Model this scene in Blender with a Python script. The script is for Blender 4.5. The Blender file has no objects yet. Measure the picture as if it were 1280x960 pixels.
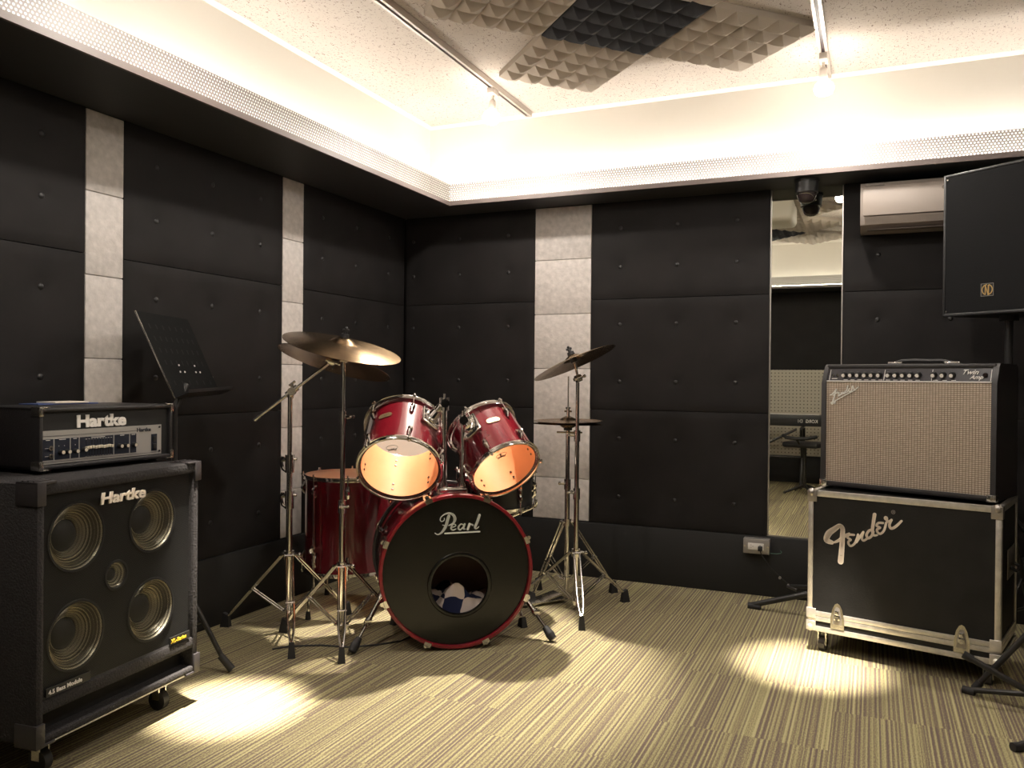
import bpy, bmesh, math, random
from math import sin, cos, pi, radians as R
from mathutils import Vector as V, Matrix as Mx
random.seed(7)
sc = bpy.context.scene
COL = sc.collection

# ------------------------------------------------------------------ materials
def newmat(name):
    m = bpy.data.materials.new(name); m.use_nodes = True
    nt = m.node_tree; b = nt.nodes['Principled BSDF']
    return m, nt, b
def pbr(name, col, rough=.5, metal=0, coat=0, emis=None, estr=0, spec=None, bump=0, bscale=200, var=0, vscale=20, trans=0, sheen=0):
    m, nt, b = newmat(name); L = nt.links
    b.inputs['Base Color'].default_value = (*col, 1)
    b.inputs['Roughness'].default_value = rough
    b.inputs['Metallic'].default_value = metal
    b.inputs['Coat Weight'].default_value = coat
    b.inputs['Coat Roughness'].default_value = .05
    b.inputs['Sheen Weight'].default_value = sheen
    if spec is not None: b.inputs['Specular IOR Level'].default_value = spec
    if trans: b.inputs['Transmission Weight'].default_value = trans
    if emis:
        b.inputs['Emission Color'].default_value = (*emis, 1); b.inputs['Emission Strength'].default_value = estr
    if bump or var:
        tc = nt.nodes.new('ShaderNodeTexCoord')
    if bump:
        n = nt.nodes.new('ShaderNodeTexNoise'); n.inputs['Scale'].default_value = bscale; n.inputs['Detail'].default_value = 4
        L.new(tc.outputs['Object'], n.inputs['Vector'])
        bp = nt.nodes.new('ShaderNodeBump'); bp.inputs['Strength'].default_value = bump; bp.inputs['Distance'].default_value = .004
        L.new(n.outputs['Fac'], bp.inputs['Height']); L.new(bp.outputs['Normal'], b.inputs['Normal'])
    if var:
        n2 = nt.nodes.new('ShaderNodeTexNoise'); n2.inputs['Scale'].default_value = vscale; n2.inputs['Detail'].default_value = 5
        L.new(tc.outputs['Object'], n2.inputs['Vector'])
        cr = nt.nodes.new('ShaderNodeValToRGB')
        cr.color_ramp.elements[0].position = .3; cr.color_ramp.elements[1].position = .7
        cr.color_ramp.elements[0].color = (*[c*(1-var) for c in col], 1); cr.color_ramp.elements[1].color = (*[min(1, c*(1+var)) for c in col], 1)
        L.new(n2.outputs['Fac'], cr.inputs['Fac']); L.new(cr.outputs['Color'], b.inputs['Base Color'])
    return m
M = {}
M['pad'] = pbr('black_suede_padding', (.0125, .0108, .0106), .68, bump=.35, bscale=9, var=.25, vscale=5, spec=.22)
M['button'] = pbr('black_button', (.012, .011, .011), .42)
M['plinth'] = pbr('black_plinth', (.011, .0105, .0105), .7, bump=.1, bscale=60)
M['paint_black'] = pbr('black_soffit_paint', (.032, .033, .037), .6, bump=.05, bscale=80)
M['lip'] = pbr('grey_brown_edge', (.16, .13, .12), .5)
M['felt'] = pbr('grey_felt_tile', (.62, .575, .545), .95, bump=.5, bscale=60, var=.14, vscale=35)
M['white_wall'] = pbr('cove_cream_paint', (.88, .84, .76), .8, bump=.03, bscale=40)
M['tube'] = pbr('lit_tube', (1, 1, 1), .5, emis=(1, .93, .835), estr=64)
M['bulb'] = pbr('lit_bulb', (1, 1, 1), .5, emis=(1, .9, .78), estr=60)
M['metal_white'] = pbr('white_lamp_metal', (.62, .56, .51), .4)
M['track'] = pbr('track_metal', (.55, .5, .46), .35, metal=.6)
M['track_slot'] = pbr('track_slot', (.05, .03, .035), .5)
M['chrome'] = pbr('chrome', (.82, .80, .78), .12, metal=1)
M['chrome_dull'] = pbr('worn_chrome', (.78, .75, .69), .22, metal=1)
M['alu'] = pbr('aluminium_edge', (.80, .76, .70), .36, metal=.7, var=.12, vscale=40)
M['alu_dark'] = pbr('corner_steel', (.42, .39, .36), .35, metal=.8)
M['rubber'] = pbr('black_rubber', (.018, .017, .018), .6)
M['plastic'] = pbr('black_plastic', (.02, .02, .021), .4)
M['plastic_g'] = pbr('dark_grey_plastic', (.036, .032, .034), .42, bump=.15, bscale=120)
M['carpet_cab'] = pbr('black_cabinet_carpet', (.024, .0215, .0225), .95, bump=.9, bscale=160, var=.35, vscale=160)
M['tolex'] = pbr('black_tolex', (.022, .02, .021), .42, bump=.35, bscale=260)
M['case'] = pbr('black_case_board', (.012, .0115, .011), .6, bump=.2, bscale=150, var=.2, vscale=12, spec=.3)
M['black'] = pbr('flat_black', (.008, .008, .008), .6)
M['void'] = pbr('dark_inside', (.006, .006, .006), .9)
M['red'] = pbr('red_lacquer', (.088, .0023, .0065), .22, coat=1, var=.15, vscale=4)
M['red_hoop'] = pbr('red_hoop_lacquer', (.19, .005, .013), .28, coat=.6)
M['wood_in'] = pbr('shell_inside_wood', (.80, .39, .18), .6, var=.08, vscale=8)
M['head_black'] = pbr('black_drum_head', (.005, .005, .0045), .22, spec=.5)
M['head_white'] = pbr('coated_head', (.45, .4, .36), .4, var=.1, vscale=10)
M['logo_white'] = pbr('logo_white', (.97, .92, .86), .5)
M['logo_cream'] = pbr('logo_cream', (.97, .86, .73), .6)
M['logo_silver'] = pbr('logo_silver', (.80, .80, .76), .4)
M['badge'] = pbr('badge_metal', (.34, .26, .14), .35, metal=.8)
M['screw_dark'] = pbr('dark_screw', (.05, .03, .02), .4, metal=.5)
M['amp_silver'] = pbr('amp_faceplate', (.50, .48, .45), .38, metal=.35)
M['amp_blue'] = pbr('amp_section_dark', (.012, .016, .03), .45)
M['amp_light'] = pbr('fader_cream', (.72, .64, .50), .4)
M['ctrl'] = pbr('control_panel_black', (.02, .016, .02), .35)
M['white'] = pbr('white_marking', (.78, .74, .70), .5)
M['yellow'] = pbr('yellow_marking', (.85, .55, .04), .5)
M['steel'] = pbr('outlet_steel', (.38, .36, .35), .4, metal=.7)
M['outlet_white'] = pbr('outlet_white', (.75, .72, .68), .4)
M['ac'] = pbr('ac_beige', (.33, .28, .245), .4)
M['ac_dark'] = pbr('ac_vent_shade', (.16, .13, .11), .5)
M['unit'] = pbr('white_unit', (.72, .68, .6), .5)
M['stand_black'] = pbr('black_stand_metal', (.02, .019, .019), .33, coat=.2)
M['spk_grille'] = pbr('black_speaker_grille', (.009, .009, .0095), .8, spec=.12, bump=.3, bscale=400)
M['desk'] = pbr('black_desk_paint', (.006, .006, .006), .7, spec=.1)
M['gold'] = pbr('gold_emblem', (.75, .52, .2), .3, metal=.9)
M['paper'] = pbr('cream_paper', (.78, .70, .60), .7)
M['bluebook'] = pbr('blue_cover', (.06, .09, .24), .5)
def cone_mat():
    m, nt, b = newmat('ridge_shaded_aluminium_cone'); L = nt.links
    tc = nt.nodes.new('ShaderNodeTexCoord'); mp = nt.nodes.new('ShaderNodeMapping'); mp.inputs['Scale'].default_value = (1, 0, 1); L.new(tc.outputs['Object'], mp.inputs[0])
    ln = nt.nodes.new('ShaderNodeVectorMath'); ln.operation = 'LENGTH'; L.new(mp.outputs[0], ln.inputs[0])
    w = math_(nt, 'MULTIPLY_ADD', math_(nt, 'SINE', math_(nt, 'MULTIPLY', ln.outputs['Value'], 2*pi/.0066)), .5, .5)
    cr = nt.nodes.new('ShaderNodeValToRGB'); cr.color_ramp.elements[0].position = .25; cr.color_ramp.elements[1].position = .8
    cr.color_ramp.elements[0].color = (.16, .145, .11, 1); cr.color_ramp.elements[1].color = (.74, .69, .52, 1)  # light and shade of the cone's ridges, painted as rings in the base colour
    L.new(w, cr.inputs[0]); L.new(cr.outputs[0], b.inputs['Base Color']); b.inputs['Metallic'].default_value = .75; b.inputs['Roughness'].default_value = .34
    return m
M['dust'] = pbr('dust_cap', (.02, .019, .017), .55, bump=.3, bscale=300)
M['red_dot'] = pbr('pilot_jewel', (.03, .02, .02), .2)
M['cable'] = pbr('black_cable', (.02, .019, .018), .5)
M['green_wire'] = pbr('green_wire', (.06, .14, .10), .5)
M['sign_white'] = pbr('sticker_white', (.8, .8, .78), .5)
M['foam_dark'] = pbr('charcoal_foam', (.028, .029, .036), .95, bump=.2, bscale=300)
M['foam'] = pbr('grey_foam', (.40, .345, .29), .95, bump=.2, bscale=300)

def mirror_mat():
    m, nt, b = newmat('mirror_glass')
    b.inputs['Base Color'].default_value = (.86, .87, .80, 1); b.inputs['Metallic'].default_value = 1; b.inputs['Roughness'].default_value = .0
    return m
M['mirror'] = mirror_mat()
def clear_head():
    m, nt, b = newmat('clear_drum_head'); L = nt.links
    t = nt.nodes.new('ShaderNodeBsdfTransparent'); t.inputs[0].default_value = (.97, .94, .90, 1)
    mix = nt.nodes.new('ShaderNodeMixShader'); lw = nt.nodes.new('ShaderNodeLayerWeight'); lw.inputs['Blend'].default_value = .25
    mm = nt.nodes.new('ShaderNodeMath'); mm.operation = 'MULTIPLY_ADD'; mm.inputs[1].default_value = .35; mm.inputs[2].default_value = .10
    L.new(lw.outputs['Facing'], mm.inputs[0]); L.new(mm.outputs[0], mix.inputs[0])
    b.inputs['Base Color'].default_value = (.5, .42, .34, 1); b.inputs['Roughness'].default_value = .12
    L.new(t.outputs[0], mix.inputs[1]); L.new(b.outputs[0], mix.inputs[2])
    L.new(mix.outputs[0], nt.nodes['Material Output'].inputs[0])
    return m
M['clear'] = clear_head()
def batter_head():
    m, nt, b = newmat('used_batter_head'); L = nt.links
    t = nt.nodes.new('ShaderNodeBsdfTransparent'); tl = nt.nodes.new('ShaderNodeBsdfTranslucent'); tl.inputs[0].default_value = (.75, .68, .62, 1)
    m1 = nt.nodes.new('ShaderNodeMixShader'); m2 = nt.nodes.new('ShaderNodeMixShader'); m1.inputs[0].default_value = .45; m2.inputs[0].default_value = .38
    b.inputs['Base Color'].default_value = (.6, .54, .5, 1); b.inputs['Roughness'].default_value = .3
    L.new(tl.outputs[0], m1.inputs[1]); L.new(b.outputs[0], m1.inputs[2]); L.new(t.outputs[0], m2.inputs[1]); L.new(m1.outputs[0], m2.inputs[2])
    L.new(m2.outputs[0], nt.nodes['Material Output'].inputs[0]); return m
M['batter'] = batter_head()
def math_(nt, op, a, b_=None, c=None):
    n = nt.nodes.new('ShaderNodeMath'); n.operation = op
    for i, v in enumerate((a, b_, c)):
        if v is None: continue
        if isinstance(v, (int, float)): n.inputs[i].default_value = v
        else: nt.links.new(v, n.inputs[i])
    return n.outputs[0]
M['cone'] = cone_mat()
def perforated(name, axis, pitch, rad, col, metal=.6, rough=.35, soft=0):
    """thin metal sheet with round holes on a hexagonal grid, in the sheet's own coordinates"""
    m, nt, b = newmat(name); L = nt.links
    b.inputs['Base Color'].default_value = (*col, 1); b.inputs['Metallic'].default_value = metal; b.inputs['Roughness'].default_value = rough
    tc = nt.nodes.new('ShaderNodeTexCoord'); sp = nt.nodes.new('ShaderNodeSeparateXYZ'); L.new(tc.outputs['Object'], sp.inputs[0])
    u = math_(nt, 'DIVIDE', sp.outputs[axis], pitch); v = math_(nt, 'DIVIDE', sp.outputs[2], pitch*1.732)
    def dist(o):
        a = math_(nt, 'SUBTRACT', math_(nt, 'FRACT', math_(nt, 'ADD', u, o+100)), .5)
        c = math_(nt, 'MULTIPLY', math_(nt, 'SUBTRACT', math_(nt, 'FRACT', math_(nt, 'ADD', v, o+100)), .5), 1.732)
        return math_(nt, 'SQRT', math_(nt, 'ADD', math_(nt, 'MULTIPLY', a, a), math_(nt, 'MULTIPLY', c, c)))
    dmin = math_(nt, 'MINIMUM', dist(0), dist(.5))
    hole = math_(nt, 'LESS_THAN', dmin, rad)
    t = nt.nodes.new('ShaderNodeBsdfTransparent'); mix = nt.nodes.new('ShaderNodeMixShader')
    L.new(hole, mix.inputs[0]); L.new(b.outputs[0], mix.inputs[1]); L.new(t.outputs[0], mix.inputs[2])
    L.new(mix.outputs[0], nt.nodes['Material Output'].inputs[0])
    return m
M['perf_x'] = perforated('perforated_strip_back', 0, .0138, .27, (.20, .18, .17), metal=0, rough=.5)
M['perf_y'] = perforated('perforated_strip_side', 1, .0138, .27, (.20, .18, .17), metal=0, rough=.5)
M['cab_grille'] = perforated('cabinet_steel_grille', 0, .0048, .44, (.007, .007, .007), metal=.0, rough=.5)

def carpet():
    m, nt, b = newmat('striped_loop_carpet'); L = nt.links
    tc = nt.nodes.new('ShaderNodeTexCoord')
    def noise(sx, sy, det, sc_=1):
        mp = nt.nodes.new('ShaderNodeMapping'); mp.inputs['Scale'].default_value = (sx, sy, 1)
        L.new(tc.outputs['Object'], mp.inputs[0])
        n = nt.nodes.new('ShaderNodeTexNoise'); n.inputs['Scale'].default_value = sc_; n.inputs['Detail'].default_value = det
        L.new(mp.outputs[0], n.inputs['Vector']); return n.outputs['Fac']
    sp = nt.nodes.new('ShaderNodeSeparateXYZ'); L.new(tc.outputs['Object'], sp.inputs[0])
    col = math_(nt, 'FLOOR', math_(nt, 'DIVIDE', sp.outputs[0], .5)); row = math_(nt, 'FLOOR', math_(nt, 'ADD', math_(nt, 'DIVIDE', sp.outputs[1], .5), math_(nt, 'MULTIPLY', col, .37)))
    off = math_(nt, 'ADD', math_(nt, 'MULTIPLY', row, 7.31), math_(nt, 'MULTIPLY', col, 3.77))
    def stripes(k, det, yk):
        cb = nt.nodes.new('ShaderNodeCombineXYZ'); L.new(math_(nt, 'MULTIPLY', sp.outputs[0], k), cb.inputs[0])
        L.new(math_(nt, 'ADD', math_(nt, 'MULTIPLY', sp.outputs[1], yk), off), cb.inputs[1])
        n = nt.nodes.new('ShaderNodeTexNoise'); n.inputs['Scale'].default_value = 1; n.inputs['Detail'].default_value = det; L.new(cb.outputs[0], n.inputs['Vector']); return n.outputs['Fac']
    a = stripes(120, 0, .0); c = stripes(230, 1, .5); g = noise(330, 130, 2); j = stripes(22, 0, 0)
    w = math_(nt, 'SINE', math_(nt, 'ADD', math_(nt, 'MULTIPLY', sp.outputs[0], 2*pi/.0145), math_(nt, 'MULTIPLY', j, 9)))
    f = math_(nt, 'ADD', math_(nt, 'MULTIPLY', a, .26), math_(nt, 'MULTIPLY', c, .34))
    f = math_(nt, 'ADD', f, math_(nt, 'MULTIPLY', g, .40))
    f = math_(nt, 'ADD', f, math_(nt, 'MULTIPLY', w, .065))
    cr = nt.nodes.new('ShaderNodeValToRGB'); e = cr.color_ramp.elements
    e[0].position = .38; e[0].color = (.15, .112, .095, 1)
    e[1].position = .66; e[1].color = (.47, .42, .235, 1)
    for p, col in ((.45, (.185, .142, .11)), (.495, (.25, .212, .125)), (.54, (.33, .298, .155)), (.60, (.41, .37, .195))):
        x = e.new(p); x.color = (*col, 1)
    L.new(f, cr.inputs[0]); L.new(cr.outputs[0], b.inputs['Base Color'])
    b.inputs['Roughness'].default_value = .95; b.inputs['Specular IOR Level'].default_value = .15
    bp = nt.nodes.new('ShaderNodeBump'); bp.inputs['Strength'].default_value = .6; bp.inputs['Distance'].default_value = .004
    L.new(f, bp.inputs['Height']); L.new(bp.outputs[0], b.inputs['Normal'])
    return m
M['carpet'] = carpet()
def ceil_tile():
    m, nt, b = newmat('fissured_ceiling_board'); L = nt.links
    tc = nt.nodes.new('ShaderNodeTexCoord')
    def flecks(sx, sy, rot, lo):
        mp = nt.nodes.new('ShaderNodeMapping'); mp.inputs['Scale'].default_value = (sx, sy, 1); mp.inputs['Rotation'].default_value = (0, 0, rot)
        L.new(tc.outputs['Object'], mp.inputs[0])
        n = nt.nodes.new('ShaderNodeTexNoise'); n.inputs['Scale'].default_value = 1; n.inputs['Detail'].default_value = 3; n.inputs['Distortion'].default_value = .6
        L.new(mp.outputs[0], n.inputs['Vector'])
        r = nt.nodes.new('ShaderNodeMapRange'); r.inputs[1].default_value = lo; r.inputs[2].default_value = lo+.03
        L.new(n.outputs['Fac'], r.inputs[0]); return r.outputs[0]
    f = math_(nt, 'MAXIMUM', flecks(190, 60, .4, .638), flecks(60, 190, 1.1, .648))
    mx = nt.nodes.new('ShaderNodeMix'); mx.data_type = 'RGBA'
    mx.inputs[6].default_value = (.55, .49, .435, 1); mx.inputs[7].default_value = (.17, .12, .10, 1)
    L.new(f, mx.inputs[0]); L.new(mx.outputs[2], b.inputs['Base Color'])
    b.inputs['Roughness'].default_value = .9
    return m
M['ceiling'] = ceil_tile()
def grille_cloth():
    m, nt, b = newmat('silver_weave_cloth'); L = nt.links
    tc = nt.nodes.new('ShaderNodeTexCoord'); mp = nt.nodes.new('ShaderNodeMapping')
    mp.inputs['Rotation'].default_value = (R(90), 0, 0)
    L.new(tc.outputs['Object'], mp.inputs[0])
    br = nt.nodes.new('ShaderNodeTexBrick'); br.inputs['Scale'].default_value = 1; br.inputs['Brick Width'].default_value = .0105; br.inputs['Row Height'].default_value = .0075
    br.inputs['Mortar Size'].default_value = .0013; br.inputs['Mortar Smooth'].default_value = .6; br.offset = 0.0
    br.inputs['Color1'].default_value = (.50, .42, .34, 1); br.inputs['Color2'].default_value = (.58, .49, .40, 1); br.inputs['Mortar'].default_value = (.17, .12, .085, 1)
    L.new(mp.outputs[0], br.inputs['Vector'])
    n = nt.nodes.new('ShaderNodeTexNoise'); n.inputs['Scale'].default_value = 150; L.new(tc.outputs['Object'], n.inputs['Vector'])
    L.new(br.outputs['Color'], b.inputs['Base Color']); b.inputs['Roughness'].default_value = .5; b.inputs['Metallic'].default_value = .25
    bp = nt.nodes.new('ShaderNodeBump'); bp.inputs['Strength'].default_value = .5; bp.inputs['Distance'].default_value = .002
    L.new(n.outputs['Fac'], bp.inputs['Height']); L.new(bp.outputs[0], b.inputs['Normal'])
    return m
M['cloth'] = grille_cloth()
def pegboard():
    m, nt, b = newmat('pegboard'); L = nt.links
    tc = nt.nodes.new('ShaderNodeTexCoord'); sp = nt.nodes.new('ShaderNodeSeparateXYZ'); L.new(tc.outputs['Object'], sp.inputs[0])
    def c(k):
        return math_(nt, 'SUBTRACT', math_(nt, 'FRACT', math_(nt, 'ADD', math_(nt, 'DIVIDE', sp.outputs[k], .037), 100)), .5)
    a, d = c(0), c(2)
    dd = math_(nt, 'SQRT', math_(nt, 'ADD', math_(nt, 'MULTIPLY', a, a), math_(nt, 'MULTIPLY', d, d)))
    h = math_(nt, 'LESS_THAN', dd, .17)
    mx = nt.nodes.new('ShaderNodeMix'); mx.data_type = 'RGBA'; mx.inputs[6].default_value = (.50, .46, .38, 1); mx.inputs[7].default_value = (.12, .1, .08, 1)
    L.new(h, mx.inputs[0]); L.new(mx.outputs[2], b.inputs['Base Color']); b.inputs['Roughness'].default_value = .7
    return m
M['peg'] = pegboard()
def bronze():
    m, nt, b = newmat('cymbal_bronze'); L = nt.links
    tc = nt.nodes.new('ShaderNodeTexCoord')
    ln = nt.nodes.new('ShaderNodeVectorMath'); ln.operation = 'LENGTH'; L.new(tc.outputs['Object'], ln.inputs[0])
    w = math_(nt, 'SINE', math_(nt, 'MULTIPLY', ln.outputs['Value'], 1800))
    n = nt.nodes.new('ShaderNodeTexNoise'); n.inputs['Scale'].default_value = 14; n.inputs['Detail'].default_value = 4; L.new(tc.outputs['Object'], n.inputs['Vector'])
    cr = nt.nodes.new('ShaderNodeValToRGB'); cr.color_ramp.elements[0].position = .3; cr.color_ramp.elements[1].position = .72
    cr.color_ramp.elements[0].color = (.24, .165, .10, 1); cr.color_ramp.elements[1].color = (.38, .27, .16, 1)
    L.new(n.outputs['Fac'], cr.inputs[0]); L.new(cr.outputs[0], b.inputs['Base Color'])
    b.inputs['Metallic'].default_value = 1; b.inputs['Roughness'].default_value = .27
    bp = nt.nodes.new('ShaderNodeBump'); bp.inputs['Strength'].default_value = .25; bp.inputs['Distance'].default_value = .0006
    L.new(math_(nt, 'ADD', w, math_(nt, 'MULTIPLY', n.outputs['Fac'], 4)), bp.inputs['Height']); L.new(bp.outputs[0], b.inputs['Normal'])
    return m
M['bronze'] = bronze()
def blanket_mat():
    m, nt, b = newmat('checked_blanket'); L = nt.links
    tc = nt.nodes.new('ShaderNodeTexCoord'); ck = nt.nodes.new('ShaderNodeTexChecker'); ck.inputs['Scale'].default_value = 13
    n = nt.nodes.new('ShaderNodeTexNoise'); n.inputs['Scale'].default_value = 7
    L.new(tc.outputs['Object'], n.inputs['Vector'])
    mx = nt.nodes.new('ShaderNodeVectorMath'); mx.operation = 'MULTIPLY_ADD'; mx.inputs[1].default_value = (.10, .10, .10)
    L.new(n.outputs['Color'], mx.inputs[0]); L.new(tc.outputs['Object'], mx.inputs[2])
    L.new(mx.outputs[0], ck.inputs['Vector'])
    ck.inputs['Color1'].default_value = (.008, .012, .05, 1); ck.inputs['Color2'].default_value = (.62, .52, .47, 1)
    L.new(ck.outputs['Color'], b.inputs['Base Color']); b.inputs['Roughness'].default_value = .95
    return m
M['blanket'] = blanket_mat()

# ------------------------------------------------------------------ mesh builder
def basis(axis):
    """matrix whose local Z is `axis`"""
    z = V(axis).normalized(); a = V((0, 0, 1)) if abs(z.z) < .99 else V((1, 0, 0))
    x = a.cross(z).normalized(); y = z.cross(x)
    return Mx(((x.x, y.x, z.x), (x.y, y.y, z.y), (x.z, y.z, z.z)))
class MB:
    def __init__(s): s.v = []; s.f = []; s.mi = []; s.k = 0
    def add(s, vs, fs, T=None):
        o = len(s.v)
        for p in vs: s.v.append(tuple(T @ V(p)) if T else tuple(p))
        for f in fs: s.f.append(tuple(i+o for i in f)); s.mi.append(s.k)
        return s
    def box(s, x0, x1, y0, y1, z0, z1, bev=0, seg=2, T=None):
        x0, x1 = sorted((x0, x1)); y0, y1 = sorted((y0, y1)); z0, z1 = sorted((z0, z1))
        if not bev:
            vs = [(x, y, z) for z in (z0, z1) for y in (y0, y1) for x in (x0, x1)]
            return s.add(vs, [(0, 2, 3, 1), (4, 5, 7, 6), (0, 1, 5, 4), (2, 6, 7, 3), (0, 4, 6, 2), (1, 3, 7, 5)], T)
        bm = bmesh.new(); bmesh.ops.create_cube(bm, size=1)
        for v in bm.verts: v.co = V(((x0+x1)/2+v.co.x*(x1-x0), (y0+y1)/2+v.co.y*(y1-y0), (z0+z1)/2+v.co.z*(z1-z0)))
        bev = min(bev, .49*min(x1-x0, y1-y0, z1-z0))
        bmesh.ops.bevel(bm, geom=bm.edges[:], offset=bev, segments=seg, affect='EDGES', profile=.5)
        bm.verts.index_update()
        s.add([v.co[:] for v in bm.verts], [[v.index for v in f.verts] for f in bm.faces], T); bm.free(); return s
    def rod(s, p, q, r, r2=None, n=12, cap=True):
        p, q = V(p), V(q); r2 = r if r2 is None else r2; B = basis(q-p)
        vs = []
        for c, rr in ((p, r), (q, r2)):
            for i in range(n): a = 2*pi*i/n; vs.append(c+B @ V((rr*cos(a), rr*sin(a), 0)))
        fs = [(i, (i+1) % n, n+(i+1) % n, n+i) for i in range(n)]
        if cap: fs += [tuple(range(n-1, -1, -1)), tuple(range(n, 2*n))]
        return s.add(vs, fs)
    def tube(s, pts, r, n=8, closed=False):
        P = [V(p) for p in pts]; m = len(P); vs = []; fs = []
        up = None
        for i, p in enumerate(P):
            if closed: t = (P[(i+1) % m]-P[i-1])
            else: t = P[min(i+1, m-1)]-P[max(i-1, 0)]
            t.normalize()
            if up is None: up = V((0, 0, 1)) if abs(t.z) < .9 else V((1, 0, 0))
            x = up.cross(t).normalized(); up = t.cross(x).normalized()
            for k in range(n): a = 2*pi*k/n; vs.append(p+x*(r*cos(a))+up*(r*sin(a)))
        for i in range(m if closed else m-1):
            j = (i+1) % m
            for k in range(n): fs.append((i*n+k, i*n+(k+1) % n, j*n+(k+1) % n, j*n+k))
        if not closed: fs += [tuple(range(n-1, -1, -1)), tuple((m-1)*n+k for k in range(n))]
        return s.add(vs, fs)
    def lathe(s, prof, n=32, T=None, closed=False):
        vs = []; fs = []; m = len(prof)
        for r, z in prof:
            for k in range(n): a = 2*pi*k/n; vs.append((r*cos(a), r*sin(a), z))
        for i in range(m if closed else m-1):
            j = (i+1) % m
            for k in range(n): fs.append((i*n+k, i*n+(k+1) % n, j*n+(k+1) % n, j*n+k))
        if not closed:
            if prof[0][0] > 1e-6: pass
        return s.add(vs, fs, T)
    def disc(s, r, z=0, n=32, T=None):
        return s.add([(r*cos(2*pi*k/n), r*sin(2*pi*k/n), z) for k in range(n)], [tuple(range(n))], T)
    def ball(s, c, r, n=12, sq=(1, 1, 1)):
        prof = [(max(1e-5, r*sin(pi*i/(n//2+2))), -r*cos(pi*i/(n//2+2))) for i in range(n//2+3)]
        return s.lathe(prof, n, Mx.Translation(V(c)) @ Mx.Diagonal((*sq, 1)))
    def prism(s, pts, y0, y1, T=None):
        """outline in XZ extruded in Y"""
        n = len(pts); vs = [(x, y0, z) for x, z in pts]+[(x, y1, z) for x, z in pts]
        fs = [tuple(range(n)), tuple(range(2*n-1, n-1, -1))]+[(i, n+i, n+(i+1) % n, (i+1) % n) for i in range(n)]
        return s.add(vs, fs, T)
    def stroke(s, pts, w, y, th=.0015, smooth=6):
        """flat lettering stroke in the XZ plane at depth y; w = width or list of widths"""
        P = [V((p[0], 0, p[1])) for p in pts]; W = w if isinstance(w, (list, tuple)) else [w]*len(P)
        Q = []; WW = []
        if smooth > 1 and len(P) > 2:
            for i in range(len(P)-1):
                p0, p1, p2, p3 = P[max(i-1, 0)], P[i], P[i+1], P[min(i+2, len(P)-1)]
                for k in range(smooth):
                    t = k/smooth
                    Q.append(.5*((2*p1)+(p2-p0)*t+(2*p0-5*p1+4*p2-p3)*t*t+(3*p1-p0-3*p2+p3)*t**3)); WW.append(W[i]+(W[i+1]-W[i])*t)
            Q.append(P[-1]); WW.append(W[-1])
        else: Q = P; WW = W
        s.k_off = getattr(s, 'k_off', 0)+1; y = y-.00004*s.k_off
        for i in range(len(Q)-1):
            d = (Q[i+1]-Q[i]).normalized(); nn = V((-d.z, 0, d.x))
            a, b = WW[i]/2, WW[i+1]/2
            o = [Q[i]-nn*a, Q[i+1]-nn*b, Q[i+1]+nn*b, Q[i]+nn*a]
            s.prism([(p.x, p.z) for p in o], y, y+th)
        for q, ww in zip(Q, WW):
            s.prism([(q.x+ww/2*cos(2*pi*k/10), q.z+ww/2*sin(2*pi*k/10)) for k in range(10)], y-.00001, y+th)
        return s
    def plate_holes(s, x0, x1, z0, z1, y, holes, n=32):
        bm = bmesh.new(); es = []
        def loop(ps):
            vv = [bm.verts.new((p[0], y, p[1])) for p in ps]
            for i in range(len(vv)): es.append(bm.edges.new((vv[i], vv[(i+1) % len(vv)])))
        if isinstance(x1, (tuple, list)): loop(x1)
        else: loop([(x0, z0), (x1, z0), (x1, z1), (x0, z1)])
        for cx, cz, r in holes: loop([(cx+r*cos(2*pi*k/n), cz+r*sin(2*pi*k/n)) for k in range(n)])
        bmesh.ops.triangle_fill(bm, use_beauty=True, use_dissolve=False, edges=es, normal=(0, -1, 0))
        bm.verts.index_update()
        s.add([v.co[:] for v in bm.verts], [[v.index for v in f.verts] for f in bm.faces]); bm.free(); return s
    def build(s, name, mats, parent=None, ang=35, label=None, loc=None, rot=None):
        me = bpy.data.meshes.new(name); me.from_pydata([tuple(v) for v in s.v], [], s.f); me.validate()
        mats = mats if isinstance(mats, (list, tuple)) else [mats]
        for m in mats: me.materials.append(M[m])
        if len(mats) > 1 and len(me.polygons) == len(s.mi): me.polygons.foreach_set('material_index', s.mi)
        bm = bmesh.new(); bm.from_mesh(me); bmesh.ops.recalc_face_normals(bm, faces=bm.faces[:]); bm.to_mesh(me); bm.free()
        me.polygons.foreach_set('use_smooth', [True]*len(me.polygons)); me.set_sharp_from_angle(angle=R(ang)); me.update()
        o = bpy.data.objects.new(name, me); COL.objects.link(o)
        if parent: o.parent = parent
        if label: o['label'] = label
        if loc: o.location = loc
        if rot is not None: o.rotation_euler = rot
        return o
def tag(o, label, cat, group=None):
    o['label'] = label; o['category'] = cat
    if group: o['group'] = group
    return o
def thing(name, label, cat, loc=(0, 0, 0), rz=0, group=None, mat=None):
    o = bpy.data.objects.new(name, None); COL.objects.link(o); o.empty_display_size = .05
    if mat is not None: o.matrix_world = mat
    else: o.location = loc; o.rotation_euler = (0, 0, rz)
    return tag(o, label, cat, group)
def struct(o): o['kind'] = 'structure'; return o
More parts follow.
